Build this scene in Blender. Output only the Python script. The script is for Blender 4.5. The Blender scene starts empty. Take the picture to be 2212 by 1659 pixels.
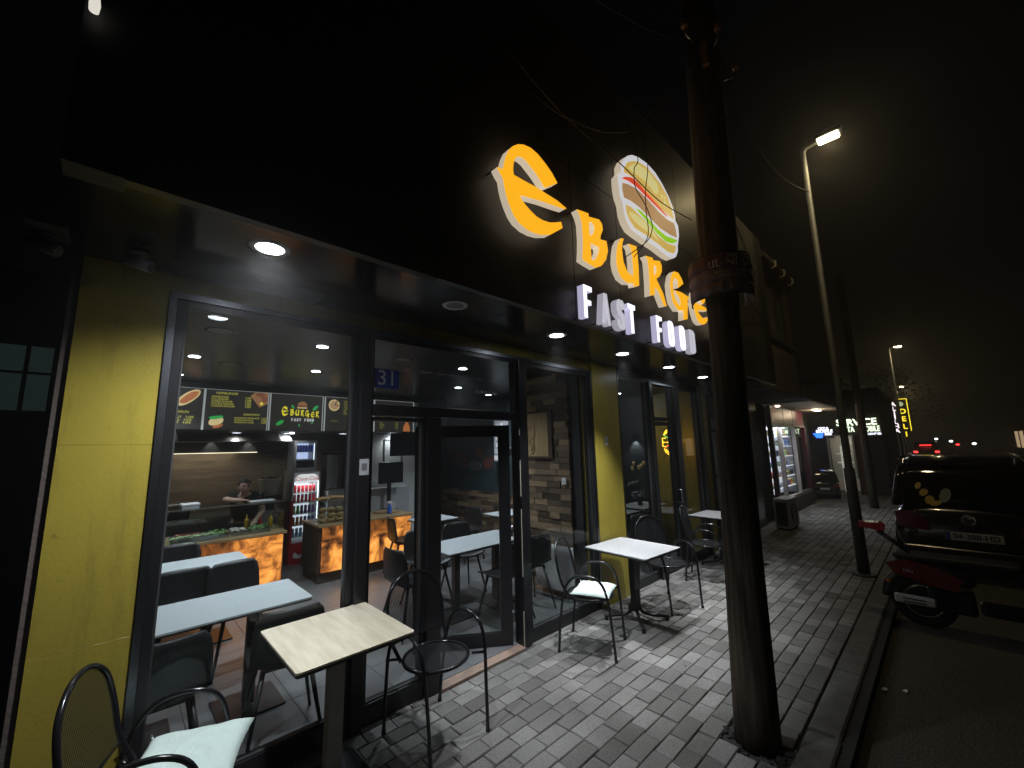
import bpy, bmesh, math, random
from mathutils import Vector, Matrix
R = math.radians
random.seed(7)
D = bpy.data
scene = bpy.context.scene
col = scene.collection

# ---------------------------------------------------------------- camera, world, exposure
cam_d = D.cameras.new("camera"); cam = D.objects.new("camera", cam_d); col.objects.link(cam)
scene.camera = cam
yaw, pitch, roll = R(43.931), R(8.832), R(-1.330)
cam_d.sensor_width = 36.0
cam_d.lens = 36.0 * 885.0 / 2212.0
cam_d.clip_start = 0.05; cam_d.clip_end = 600
F = Vector((math.sin(yaw)*math.cos(pitch), math.cos(yaw)*math.cos(pitch), math.sin(pitch)))
Rt = Vector((math.cos(yaw), -math.sin(yaw), 0)); Up = Rt.cross(F)
c_, s_ = math.cos(roll), math.sin(roll)
rx = c_*Rt + s_*Up; ux = -s_*Rt + c_*Up
cam.matrix_world = Matrix(((rx.x, ux.x, -F.x, 0), (rx.y, ux.y, -F.y, 0), (rx.z, ux.z, -F.z, 1.8), (0, 0, 0, 1)))
w = D.worlds.new("World"); scene.world = w; w.use_nodes = True
wn = w.node_tree.nodes; bg = wn["Background"]
sky = wn.new("ShaderNodeTexSky"); sky.sky_type = 'NISHITA'; sky.sun_disc = False
sky.sun_elevation = R(-4.0); sky.sun_rotation = R(200)
w.node_tree.links.new(sky.outputs[0], bg.inputs[0]); bg.inputs[1].default_value = 0.05
scene.view_settings.view_transform = 'Standard'; scene.view_settings.look = 'None'
scene.view_settings.exposure = 0.0; scene.view_settings.gamma = 1.0
scene.render.engine = 'CYCLES'
scene.cycles.use_denoising = True
scene.cycles.max_bounces = 7; scene.cycles.transparent_max_bounces = 16
scene.cycles.glossy_bounces = 4; scene.cycles.diffuse_bounces = 3
scene.cycles.sample_clamp_indirect = 3.0
scene.cycles.caustics_reflective = False; scene.cycles.caustics_refractive = False

# ---------------------------------------------------------------- materials
MATS = {}
def mat(name, base=(.5, .5, .5), rough=.5, metal=0., spec=.5, noise=None, bump=None, emit=None, est=0., coat=0., alpha=None):
    """noise=(scale, colour2, amount) mottles the base; bump=(scale, strength)"""
    if name in MATS: return MATS[name]
    m = D.materials.new(name); m.use_nodes = True; MATS[name] = m
    nt = m.node_tree; N = nt.nodes; L = nt.links; b = N["Principled BSDF"]
    b.inputs["Base Color"].default_value = (*base, 1); b.inputs["Roughness"].default_value = rough
    b.inputs["Metallic"].default_value = metal; b.inputs["Specular IOR Level"].default_value = spec
    if coat: b.inputs["Coat Weight"].default_value = coat; b.inputs["Coat Roughness"].default_value = .05
    tc = N.new("ShaderNodeTexCoord")
    if noise:
        t = N.new("ShaderNodeTexNoise"); t.inputs["Scale"].default_value = noise[0]; t.inputs["Detail"].default_value = 6
        mx = N.new("ShaderNodeMix"); mx.data_type = 'RGBA'
        mx.inputs[6].default_value = (*base, 1); mx.inputs[7].default_value = (*noise[1], 1)
        r = N.new("ShaderNodeMapRange"); r.inputs[1].default_value = .35; r.inputs[2].default_value = .65
        r.inputs[4].default_value = noise[2]
        L.new(tc.outputs["Object"], t.inputs["Vector"]); L.new(t.outputs[0], r.inputs[0]); L.new(r.outputs[0], mx.inputs[0])
        L.new(mx.outputs[2], b.inputs["Base Color"])
        if rough > .1:
            r2 = N.new("ShaderNodeMapRange"); r2.inputs[3].default_value = rough*.85; r2.inputs[4].default_value = min(1, rough*1.2)
            L.new(t.outputs[0], r2.inputs[0]); L.new(r2.outputs[0], b.inputs["Roughness"])
    if bump:
        t = N.new("ShaderNodeTexNoise"); t.inputs["Scale"].default_value = bump[0]; t.inputs["Detail"].default_value = 5
        bp = N.new("ShaderNodeBump"); bp.inputs["Strength"].default_value = bump[1]; bp.inputs["Distance"].default_value = .01
        L.new(tc.outputs["Object"], t.inputs["Vector"]); L.new(t.outputs[0], bp.inputs["Height"]); L.new(bp.outputs[0], b.inputs["Normal"])
    if emit:
        b.inputs["Emission Color"].default_value = (*emit, 1); b.inputs["Emission Strength"].default_value = est
    return m

def weathered(m, dirt=(.05, .045, .03), floor_h=.5):
    """adds scuffs, runs and splash dirt (shapes of their own) over a painted wall"""
    nt = m.node_tree; N = nt.nodes; L = nt.links; b = N["Principled BSDF"]; src = b.inputs["Base Color"].links[0].from_socket
    ge = N.new("ShaderNodeNewGeometry"); mp = N.new("ShaderNodeMapping"); mp.inputs["Scale"].default_value = (9, 9, 1.1)
    t = N.new("ShaderNodeTexNoise"); t.inputs["Scale"].default_value = 1.4; t.inputs["Detail"].default_value = 9; t.inputs["Roughness"].default_value = .7
    L.new(ge.outputs["Position"], mp.inputs[0]); L.new(mp.outputs[0], t.inputs["Vector"])
    r = N.new("ShaderNodeMapRange"); r.inputs[1].default_value = .52; r.inputs[2].default_value = .78; r.inputs[4].default_value = .6; L.new(t.outputs[0], r.inputs[0])
    v = N.new("ShaderNodeTexNoise"); v.inputs["Scale"].default_value = 26; v.inputs["Detail"].default_value = 4; L.new(ge.outputs["Position"], v.inputs["Vector"])
    r2 = N.new("ShaderNodeMapRange"); r2.inputs[1].default_value = .66; r2.inputs[2].default_value = .72; r2.inputs[4].default_value = .45; L.new(v.outputs[0], r2.inputs[0])
    mx0 = N.new("ShaderNodeMath"); mx0.operation = 'MAXIMUM'; L.new(r.outputs[0], mx0.inputs[0]); L.new(r2.outputs[0], mx0.inputs[1])
    mx = N.new("ShaderNodeMix"); mx.data_type = 'RGBA'; mx.inputs[7].default_value = (*dirt, 1)
    L.new(mx0.outputs[0], mx.inputs[0]); L.new(src, mx.inputs[6]); L.new(mx.outputs[2], b.inputs["Base Color"])
    return m

def glass_mat(name, tint=(.8, .85, .86), rough=.0, minrefl=.04, gain=1.0):
    if name in MATS: return MATS[name]
    m = D.materials.new(name); m.use_nodes = True; MATS[name] = m
    nt = m.node_tree; N = nt.nodes; L = nt.links; N.remove(N["Principled BSDF"]); out = N["Material Output"]
    tr = N.new("ShaderNodeBsdfTransparent"); tr.inputs[0].default_value = (*tint, 1)
    gl = N.new("ShaderNodeBsdfGlossy"); gl.inputs["Roughness"].default_value = rough
    fr = N.new("ShaderNodeFresnel"); ge = N.new("ShaderNodeNewGeometry")   # both faces of a pane reflect alike
    ma = N.new("ShaderNodeMath"); ma.operation = 'MULTIPLY_ADD'; ma.inputs[1].default_value = 1/1.45-1.45; ma.inputs[2].default_value = 1.45
    L.new(ge.outputs["Backfacing"], ma.inputs[0]); L.new(ma.outputs[0], fr.inputs[0])
    mu = N.new("ShaderNodeMath"); mu.operation = 'MULTIPLY'; mu.inputs[1].default_value = gain; mu.use_clamp = True
    mx = N.new("ShaderNodeMixShader")
    L.new(fr.outputs[0], mu.inputs[0]); L.new(mu.outputs[0], mx.inputs[0]); L.new(tr.outputs[0], mx.inputs[1]); L.new(gl.outputs[0], mx.inputs[2])
    L.new(mx.outputs[0], out.inputs[0]); return m

def mesh_mat(name, base, density, scale):
    """woven wire mesh: holes between fine strands"""
    m = D.materials.new(name); m.use_nodes = True; MATS[name] = m
    nt = m.node_tree; N = nt.nodes; L = nt.links; b = N["Principled BSDF"]; out = N["Material Output"]
    b.inputs["Base Color"].default_value = (*base, 1); b.inputs["Roughness"].default_value = .6; b.inputs["Specular IOR Level"].default_value = .2
    tc = N.new("ShaderNodeTexCoord"); sp = N.new("ShaderNodeSeparateXYZ"); L.new(tc.outputs["Object"], sp.inputs[0])
    res = []
    for i, j in ((0, 2), (0, 1), (1, 2)):
        a = N.new("ShaderNodeMath"); a.operation = 'ADD' if i != 0 or j != 2 else 'SUBTRACT'
        L.new(sp.outputs[i], a.inputs[0]); L.new(sp.outputs[j], a.inputs[1])
        s = N.new("ShaderNodeMath"); s.operation = 'MULTIPLY'; s.inputs[1].default_value = scale; L.new(a.outputs[0], s.inputs[0])
        f = N.new("ShaderNodeMath"); f.operation = 'FRACT'; L.new(s.outputs[0], f.inputs[0])
        g = N.new("ShaderNodeMath"); g.operation = 'LESS_THAN'; g.inputs[1].default_value = density; L.new(f.outputs[0], g.inputs[0]); res.append(g)
    mxm = N.new("ShaderNodeMath"); mxm.operation = 'MAXIMUM'; L.new(res[0].outputs[0], mxm.inputs[0]); L.new(res[1].outputs[0], mxm.inputs[1])
    tr = N.new("ShaderNodeBsdfTransparent"); ms = N.new("ShaderNodeMixShader")
    L.new(mxm.outputs[0], ms.inputs[0]); L.new(tr.outputs[0], ms.inputs[1]); L.new(b.outputs[0], ms.inputs[2]); L.new(ms.outputs[0], out.inputs[0])
    return m

def emi(name, c, s):
    return mat(name, base=tuple(min(1, v*.6+.1) for v in c), rough=.4, emit=c, est=s)

def onyx_mat():
    """backlit marbled panel: the lamps behind it show through its veins"""
    m = D.materials.new("backlit_onyx"); m.use_nodes = True
    nt = m.node_tree; N = nt.nodes; L = nt.links; b = N["Principled BSDF"]
    tc = N.new("ShaderNodeTexCoord")
    wv = N.new("ShaderNodeTexNoise"); wv.inputs["Scale"].default_value = 4.2; wv.inputs["Detail"].default_value = 7; wv.inputs["Distortion"].default_value = .9
    L.new(tc.outputs["Object"], wv.inputs["Vector"])
    cr = N.new("ShaderNodeValToRGB"); e = cr.color_ramp.elements
    e[0].position = .34; e[0].color = (.03, .012, .006, 1); e[1].position = .66; e[1].color = (1.0, .42, .09, 1)
    k = cr.color_ramp.elements.new(.47); k.color = (.36, .11, .022, 1)
    k = cr.color_ramp.elements.new(.56); k.color = (.8, .28, .05, 1)
    L.new(wv.outputs[0], cr.inputs[0]); L.new(cr.outputs[0], b.inputs["Base Color"]); L.new(cr.outputs[0], b.inputs["Emission Color"])
    b.inputs["Emission Strength"].default_value = 1.2; b.inputs["Roughness"].default_value = .25
    return m

def island_mat(name, c1, c2, c3, rough=.8, bumpscale=60, bumpstr=.4, spec=.3, spots=False):
    """stone or wood pieces: every separate piece has its own tone"""
    m = D.materials.new(name); m.use_nodes = True
    nt = m.node_tree; N = nt.nodes; L = nt.links; b = N["Principled BSDF"]
    ge = N.new("ShaderNodeNewGeometry"); cr = N.new("ShaderNodeValToRGB"); e = cr.color_ramp.elements
    e[0].color = (*c1, 1); e[1].color = (*c2, 1); k = cr.color_ramp.elements.new(.5); k.color = (*c3, 1)
    tc = N.new("ShaderNodeTexCoord"); t = N.new("ShaderNodeTexNoise"); t.inputs["Scale"].default_value = bumpscale; t.inputs["Detail"].default_value = 8
    t2 = N.new("ShaderNodeTexNoise"); t2.inputs["Scale"].default_value = 1.7; t2.inputs["Detail"].default_value = 6
    L.new(tc.outputs["Object"], t.inputs["Vector"]); L.new(tc.outputs["Object"], t2.inputs["Vector"])
    L.new(ge.outputs["Random Per Island"], cr.inputs[0])
    mx = N.new("ShaderNodeMix"); mx.data_type = 'RGBA'; mx.blend_type = 'MULTIPLY'; mx.inputs[0].default_value = 1
    ad = N.new("ShaderNodeMath"); ad.operation = 'ADD'; L.new(t.outputs[0], ad.inputs[0]); L.new(t2.outputs[0], ad.inputs[1])
    r = N.new("ShaderNodeMapRange"); r.inputs[1].default_value = .6; r.inputs[2].default_value = 1.4; r.inputs[3].default_value = .5; r.inputs[4].default_value = 1.3
    if spots:   # trodden-in chewing gum and oil drops
        vo = N.new("ShaderNodeTexVoronoi"); vo.inputs["Scale"].default_value = 3.1; L.new(tc.outputs["Object"], vo.inputs["Vector"])
        sp = N.new("ShaderNodeMapRange"); sp.inputs[1].default_value = .045; sp.inputs[2].default_value = .075; sp.inputs[3].default_value = .38; sp.inputs[4].default_value = 1
        L.new(vo.outputs["Distance"], sp.inputs[0]); m3 = N.new("ShaderNodeMath"); m3.operation = 'MULTIPLY'; L.new(r.outputs[0], m3.inputs[0]); L.new(sp.outputs[0], m3.inputs[1])
    L.new(ad.outputs[0], r.inputs[0]); L.new(cr.outputs[0], mx.inputs[6]); L.new((m3 if spots else r).outputs[0], mx.inputs[7]); L.new(mx.outputs[2], b.inputs["Base Color"])
    bp = N.new("ShaderNodeBump"); bp.inputs["Strength"].default_value = bumpstr; bp.inputs["Distance"].default_value = .004
    L.new(t.outputs[0], bp.inputs["Height"]); L.new(bp.outputs[0], b.inputs["Normal"])
    b.inputs["Roughness"].default_value = rough; b.inputs["Specular IOR Level"].default_value = spec
    return m

def grain_mat(name, c1, c2, rough=.4, stretch=(1.5, 18, 18), spec=.5, bump=.06):
    m = D.materials.new(name); m.use_nodes = True
    nt = m.node_tree; N = nt.nodes; L = nt.links; b = N["Principled BSDF"]
    tc = N.new("ShaderNodeTexCoord"); mp = N.new("ShaderNodeMapping"); mp.inputs["Scale"].default_value = stretch
    t = N.new("ShaderNodeTexNoise"); t.inputs["Scale"].default_value = 1; t.inputs["Detail"].default_value = 9; t.inputs["Roughness"].default_value = .6
    cr = N.new("ShaderNodeValToRGB"); e = cr.color_ramp.elements; e[0].position = .35; e[1].position = .65; e[0].color = (*c1, 1); e[1].color = (*c2, 1)
    L.new(tc.outputs["Object"], mp.inputs[0]); L.new(mp.outputs[0], t.inputs["Vector"]); L.new(t.outputs[0], cr.inputs[0]); L.new(cr.outputs[0], b.inputs["Base Color"])
    bp = N.new("ShaderNodeBump"); bp.inputs["Strength"].default_value = bump; bp.inputs["Distance"].default_value = .006
    L.new(t.outputs[0], bp.inputs["Height"]); L.new(bp.outputs[0], b.inputs["Normal"])
    b.inputs["Roughness"].default_value = rough; b.inputs["Specular IOR Level"].default_value = spec
    return m

M = dict(
    yellow=mat("yellow_cladding", (.35, .275, .042), .32, noise=(3, (.30, .235, .038), .6), spec=.35, bump=(60, .12)),
    black=mat("black_aluminium", (.012, .012, .014), .32, spec=.5, bump=(200, .03)),
    blackgloss=mat("gloss_black_panel", (.046, .042, .036), .42, spec=.45, noise=(2.2, (.065, .058, .05), .8)),
    soffit=mat("soffit_panel", (.018, .018, .02), .16, spec=.55, noise=(6, (.026, .026, .028), .6)),
    greytrim=mat("grey_edge_trim", (.05, .05, .052), .5, spec=.3, noise=(5, (.035, .035, .035), .6)),
    silver=mat("brushed_aluminium", (.20, .21, .23), .32, 1.0, noise=(40, (.14, .15, .16), .6)),
    steel=mat("stainless_steel", (.6, .61, .62), .28, 1.0, noise=(30, (.5, .5, .5), .5)),
    glass=glass_mat("shop_glass", (.93, .955, .955), 0, gain=1.0),
    glass2=glass_mat("case_glass", (.93, .97, .95), 0, gain=1.0),
    tube=mat("black_enamel_tube", (.01, .01, .012), .18, spec=.6),
    wire=mesh_mat("black_wire_mesh", (.010, .010, .011), .42, 95),
    shell=mat("black_plastic_shell", (.014, .014, .015), .42, noise=(20, (.02, .02, .02), .5)),
    tabletan=grain_mat("travertine_laminate", (.62, .55, .41), (.80, .73, .58), .38, (22, 3, 3)),
    tablegrey=grain_mat("grey_laminate", (.36, .36, .36), (.52, .52, .53), .35, (60, 50, 5)),
    tablein=mat("white_laminate", (.52, .56, .58), .3, noise=(12, (.47, .51, .54), .4)),
    edge=mat("table_edge", (.02, .018, .016), .4),
    postbrown=mat("taupe_painted_steel", (.36, .32, .27), .5, noise=(8, (.28, .25, .21), .6)),
    cushion=mat("mint_cotton", (.66, .78, .73), .9, spec=.2, noise=(120, (.58, .70, .66), .5), bump=(90, .35)),
    floor=mat("grey_floor_tile", (.15, .155, .16), .3, noise=(4, (.12, .12, .125), .6), bump=(30, .04)),
    charcoal=mat("charcoal_paint", (.022, .025, .027), .45, noise=(3, (.03, .033, .035), .6)),
    ceil=mat("black_ceiling", (.016, .017, .02), .3, noise=(3, (.022, .022, .026), .6)),
    teal=mat("dark_teal_paint", (.028, .05, .058), .6, noise=(3, (.022, .04, .047), .6)),
    white=mat("white_paint", (.62, .63, .63), .5, noise=(6, (.55, .56, .56), .5)),
    pwhite=mat("white_plastic", (.72, .73, .74), .35, noise=(12, (.66, .67, .68), .4)),
    woodwall=grain_mat("brown_wood_wallpaper", (.13, .095, .06), (.24, .18, .115), .5, (2.2, 2.2, 22)),
    brick=island_mat("split_stone_tiles", (.05, .036, .026), (.36, .25, .15), (.17, .12, .08), .75, 30, .6),
    paver=island_mat("concrete_pavers", (.125, .12, .11), (.27, .262, .245), (.185, .178, .166), .82, 90, .55, spots=True),
    joint=mat("paver_joint_sand", (.035, .034, .031), .95, bump=(80, .5)),
    kerb=mat("kerb_stone", (.15, .148, .135), .85, noise=(9, (.10, .10, .092), .8), bump=(60, .4)),
    asphalt=mat("asphalt", (.12, .112, .085), .88, noise=(70, (.035, .033, .028), .95), bump=(110, 1.0)),
    ground=mat("dark_ground", (.03, .03, .028), .95, noise=(2, (.02, .02, .018), .7)),
    polewood=grain_mat("weathered_pole_wood", (.03, .024, .019), (.12, .095, .072), .85, (34, 34, 1.4), .2, .9),
    polemetal=mat("galvanised_pole", (.035, .037, .037), .65, .1, noise=(6, (.09, .095, .095), .7)),
    render_=mat("brown_render", (.13, .10, .085), .85, noise=(2, (.09, .07, .06), .7), bump=(50, .4)),
    dark=mat("dark_facade", (.035, .034, .033), .8, noise=(2, (.025, .024, .024), .7)),
    cream=mat("cream_soffit_paint", (.5, .44, .34), .7, noise=(3, (.4, .35, .27), .6)),
    maroon=mat("maroon_frame", (.13, .02, .04), .4),
    cable=mat("black_cable", (.012, .011, .01), .6),
    carpaint=mat("black_car_paint", (.006, .006, .007), .22, spec=.6, coat=1.0),
    carglass=mat("dark_car_glass", (.004, .004, .005), .03, spec=.7, coat=.3),
    rubber=mat("tyre_rubber", (.012, .012, .012), .85),
    redlens=mat("red_tail_lens", (.13, .004, .006), .12, coat=1.0),
    redpaint=mat("red_scooter_paint", (.17, .006, .010), .18, coat=1.0),
    chrome=mat("chrome", (.75, .75, .76), .08, 1.0),
    plate=mat("number_plate_white", (.55, .55, .52), .5),
    plateblue=mat("number_plate_blue", (.02, .05, .25), .5),
    ink=mat("black_ink", (.012, .012, .012), .6),
    skin=mat("skin", (.52, .33, .25), .55, noise=(30, (.46, .28, .21), .4)),
    hair=mat("dark_hair", (.012, .009, .008), .7, bump=(150, .5)),
    shirt=mat("black_tshirt", (.012, .012, .013), .9, bump=(60, .3)),
    bread=mat("bread_crust", (.42, .24, .10), .7, noise=(14, (.58, .40, .20), .8), bump=(25, .4)),
    lettuce=mat("lettuce", (.09, .17, .045), .6, noise=(18, (.2, .28, .10), .8), bump=(40, .6)),
    tomato=mat("tomato_slices", (.42, .05, .03), .35, noise=(22, (.55, .16, .09), .6)),
    onion=mat("onion_mix", (.6, .56, .5), .5, noise=(25, (.40, .20, .24), .6)),
    wooddark=mat("dark_walnut", (.045, .03, .022), .45, noise=(10, (.07, .045, .03), .6)),
    ledge=grain_mat("wooden_ledge", (.30, .20, .10), (.42, .30, .16), .4, (3, 14, 14)),
    redplastic=mat("red_squeeze_plastic", (.55, .02, .015), .3),
    yellowplastic=mat("yellow_squeeze_plastic", (.65, .42, .03), .3),
    greenplastic=mat("green_plastic", (.12, .35, .10), .4),
    blueliquid=mat("blue_liquid_bottle", (.03, .12, .55), .15, coat=.5),
    clearplastic=mat("pale_clear_plastic", (.45, .58, .66), .15, coat=.5),
    coke_red=mat("fridge_red", (.40, .01, .018), .3, coat=.4),
    fridge_grey=mat("fridge_grey", (.42, .43, .44), .35),
    signblue=mat("street_number_blue", (.012, .045, .32), .45, noise=(30, (.02, .06, .36), .5)),
    signwhite=mat("sign_white", (.6, .64, .7), .5),
    paper=mat("poster_paper", (.20, .16, .17), .8, noise=(12, (.28, .22, .23), .7)),
    paperdark=mat("poster_dark_band", (.12, .06, .065), .8, noise=(12, (.15, .09, .10), .7)),
    paperink=mat("poster_print", (.75, .7, .68), .8),
    sticker=mat("white_paper_sticker", (.45, .46, .48), .6, noise=(50, (.38, .39, .41), .5)),
    clay=mat("cream_ceramic_pot", (.62, .58, .47), .4),
    leaf=mat("dark_leaf", (.03, .06, .02), .6, noise=(6, (.05, .09, .03), .7)),
    bark=mat("bark", (.05, .04, .03), .9, bump=(20, .6)),
    petal=mat("yellow_petals", (.6, .5, .22), .6),
)
M['onyx'] = onyx_mat()
weathered(M['yellow'], (.13, .105, .03)); weathered(M['asphalt'], (.028, .026, .02)); weathered(M['kerb'], (.05, .047, .04)); weathered(M['render_'], (.05, .04, .03)); weathered(M['polemetal'], (.02, .018, .015))
M['L_white'] = emi("cool_downlight_lens", (.86, .92, 1.0), 30)
M['L_dim'] = mat("unlit_downlight_lens", (.16, .17, .17), .4)
M['L_warm'] = emi("warm_lamp_lens", (1.0, .84, .5), 22)
M['E_orange'] = emi("orange_acrylic_face", (1.0, .46, .014), 1.0)
M['E_side'] = mat("translucent_acrylic_side", (.62, .58, .5), .28, noise=(18, (.5, .46, .38), .7), emit=(1.0, .84, .62), est=.5)
M['E_white'] = emi("white_acrylic_face", (.90, .86, 1.0), 1.5)
M['E_wside'] = mat("white_acrylic_side", (.7, .7, .74), .28, noise=(22, (.6, .6, .66), .6), emit=(.74, .70, 1.0), est=.55)
M['E_wside2'] = mat("dimmer_white_acrylic", (.62, .6, .6), .28, noise=(22, (.5, .5, .52), .6), emit=(.80, .76, .9), est=.36)
M['E_panelwhite'] = emi("lit_white_film", (.80, .80, .84), .72)
M['E_bun'] = emi("lit_bun_film", (.74, .50, .12), .72)
M['E_bunhi'] = emi("lit_bun_highlight_film", (.74, .66, .26), .78)
M['E_red'] = emi("lit_red_film", (.75, .07, .03), .8)
M['E_patty'] = emi("lit_brown_film", (.46, .26, .11), .75)
M['E_green'] = emi("lit_green_film", (.30, .62, .01), .8)

# ---------------------------------------------------------------- mesh building
class MB:
    def __init__(s): s.v = []; s.f = []; s.mi = []; s.cur = 0; s.sm = []; s.smooth = False
    def add(s, vs, fs):
        o = len(s.v); s.v += [tuple(v) for v in vs]
        for f in fs: s.f.append(tuple(i+o for i in f)); s.mi.append(s.cur); s.sm.append(s.smooth)
        return s
    def box(s, x0, y0, z0, x1, y1, z1, rot=None, piv=None):
        x0, x1 = sorted((x0, x1)); y0, y1 = sorted((y0, y1)); z0, z1 = sorted((z0, z1))
        vs = [Vector(p) for p in [(x0,y0,z0),(x1,y0,z0),(x1,y1,z0),(x0,y1,z0),(x0,y0,z1),(x1,y0,z1),(x1,y1,z1),(x0,y1,z1)]]
        if rot:
            piv = Vector(piv or ((x0+x1)/2, (y0+y1)/2, (z0+z1)/2)); m = Matrix.Rotation(rot[0], 3, rot[1]); vs = [m @ (v-piv)+piv for v in vs]
        return s.add(vs, [(0,3,2,1),(4,5,6,7),(0,1,5,4),(1,2,6,5),(2,3,7,6),(3,0,4,7)])
    def rbox(s, x0, y0, z0, x1, y1, z1, b=.01, n=2):
        """box with rounded edges"""
        bm = bmesh.new(); bmesh.ops.create_cube(bm, size=1)
        for v in bm.verts: v.co = Vector(((x0+x1)/2+v.co.x*abs(x1-x0), (y0+y1)/2+v.co.y*abs(y1-y0), (z0+z1)/2+v.co.z*abs(z1-z0)))
        bmesh.ops.bevel(bm, geom=bm.edges[:], offset=b, segments=n, affect='EDGES', profile=.5)
        return s.bm(bm)
    def bm(s, bm, mtx=None):
        if mtx is not None: bm.transform(mtx)
        bm.verts.index_update(); s.add([v.co[:] for v in bm.verts], [[v.index for v in f.verts] for f in bm.faces]); bm.free(); return s
    def cyl(s, p0, p1, r0, r1=None, n=20, caps=True):
        r1 = r0 if r1 is None else r1
        return s.tube([p0, p1], [r0, r1], n, caps)
    def tube(s, pts, r, n=10, caps=True, closed=False):
        pts = [Vector(p) for p in pts]; k = len(pts); rr = r if isinstance(r, (list, tuple)) else [r]*k
        old = None; rings = []
        for i in range(k):
            if closed: d = (pts[(i+1) % k]-pts[i-1])
            else: d = pts[min(i+1, k-1)]-pts[max(i-1, 0)]
            d.normalize()
            if old is None:
                a = Vector((0, 0, 1)) if abs(d.z) < .9 else Vector((1, 0, 0)); u = d.cross(a).normalized()
            else: u = (old - d*old.dot(d)).normalized()
            old = u; v2 = d.cross(u)
            rings.append([pts[i]+(u*math.cos(2*math.pi*j/n)+v2*math.sin(2*math.pi*j/n))*rr[i] for j in range(n)])
        vs = [p for rg in rings for p in rg]; fs = []
        for i in range(k if closed else k-1):
            i2 = (i+1) % k
            for j in range(n): fs.append((i*n+j, i*n+(j+1) % n, i2*n+(j+1) % n, i2*n+j))
        sm = s.smooth; s.smooth = True; s.add(vs, fs); s.smooth = sm
        if caps and not closed:
            o = len(s.v)-k*n
            s.f.append(tuple(o+j for j in reversed(range(n)))); s.mi.append(s.cur); s.sm.append(False)
            s.f.append(tuple(o+(k-1)*n+j for j in range(n))); s.mi.append(s.cur); s.sm.append(False)
        return s
    def lathe(s, prof, c=(0, 0, 0), n=24, sc=(1, 1)):
        """profile of (radius, z) turned about the z axis at c"""
        vs = []; fs = []
        for r, z in prof:
            for j in range(n):
                a = 2*math.pi*j/n; vs.append((c[0]+r*math.cos(a)*sc[0], c[1]+r*math.sin(a)*sc[1], c[2]+z))
        for i in range(len(prof)-1):
            for j in range(n): fs.append((i*n+j, i*n+(j+1) % n, (i+1)*n+(j+1) % n, (i+1)*n+j))
        sm = s.smooth; s.smooth = True; s.add(vs, fs); s.smooth = sm; return s
    def ball(s, c, r, sc=(1, 1, 1), n=14, m=8, wob=0):
        prof = [(max(1e-4, math.sin(math.pi*i/m)), -math.cos(math.pi*i/m)) for i in range(m+1)]
        vs = []; fs = []
        for rr, z in prof:
            for j in range(n):
                a = 2*math.pi*j/n; q = 1+wob*random.uniform(-1, 1)
                vs.append((c[0]+r*rr*math.cos(a)*sc[0]*q, c[1]+r*rr*math.sin(a)*sc[1]*q, c[2]+r*z*sc[2]*q))
        for i in range(m):
            for j in range(n): fs.append((i*n+j, i*n+(j+1) % n, (i+1)*n+(j+1) % n, (i+1)*n+j))
        sm = s.smooth; s.smooth = True; s.add(vs, fs); s.smooth = sm; return s
    def prism(s, poly, a, b, plane='xz', holes=()):
        """extrude a 2-D outline: plane 'xz' from y=a to y=b, 'yz' from x=a to x=b, 'xy' from z=a to z=b"""
        P = {'xz': lambda u, v, t: (u, t, v), 'yz': lambda u, v, t: (t, u, v), 'xy': lambda u, v, t: (u, v, t)}[plane]
        bm = bmesh.new(); loops = [poly]+list(holes); edges = []
        for lp in loops:
            vs = [bm.verts.new(P(u, v, a)) for u, v in lp]
            for i in range(len(vs)): edges.append(bm.edges.new((vs[i], vs[(i+1) % len(vs)])))
        r = bmesh.ops.triangle_fill(bm, use_beauty=True, use_dissolve=False, edges=edges)
        g = bmesh.ops.extrude_face_region(bm, geom=bm.faces[:])
        dv = Vector(P(0, 0, b))-Vector(P(0, 0, a))
        for e in g['geom']:
            if isinstance(e, bmesh.types.BMVert): e.co += dv
        bmesh.ops.recalc_face_normals(bm, faces=bm.faces[:])
        return s.bm(bm)
    def text(s, body, size, mtx, ext=.002, sx=1.0, shear=0, align='CENTER', bold=0, bend=None):
        cu = D.curves.new("lettering", 'FONT'); cu.body = body; cu.size = size; cu.extrude = ext; cu.align_x = align; cu.align_y = 'CENTER'
        cu.shear = shear; cu.resolution_u = 3; cu.offset = bold
        ob = D.objects.new("lettering", cu); me = D.meshes.new_from_object(ob)
        vs = []
        for v in me.vertices:
            p = Vector((v.co.x*sx, v.co.y, v.co.z))
            if bend: p = bend(p)
            else: p = mtx @ p
            vs.append(p)
        s.add(vs, [tuple(p.vertices) for p in me.polygons]); D.objects.remove(ob); D.curves.remove(cu); D.meshes.remove(me); return s
    def build(s, name, m, parent=None, world=True, bevel=None, label=None, auto=True):
        me = D.meshes.new(name)
        o = D.objects.new(name, me); col.objects.link(o)
        off = Vector((0, 0, 0))
        if parent:
            o.parent = parent; p = parent
            if world:
                while p: off += p.location; p = p.parent
        me.from_pydata([tuple(Vector(v)-off) for v in s.v], [], s.f); me.validate(clean_customdata=False)
        for x in (m if isinstance(m, (list, tuple)) else [m]): me.materials.append(x)
        if len(me.polygons) == len(s.mi):
            me.polygons.foreach_set("material_index", s.mi); me.polygons.foreach_set("use_smooth", s.sm)
        bm = bmesh.new(); bm.from_mesh(me); bmesh.ops.recalc_face_normals(bm, faces=bm.faces[:]); bm.to_mesh(me); bm.free()
        if bevel:
            b = o.modifiers.new("edge_softening", 'BEVEL'); b.width = bevel; b.segments = 2; b.limit_method = 'ANGLE'; b.angle_limit = R(40)
        if label: o['label'] = label
        return o

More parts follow.
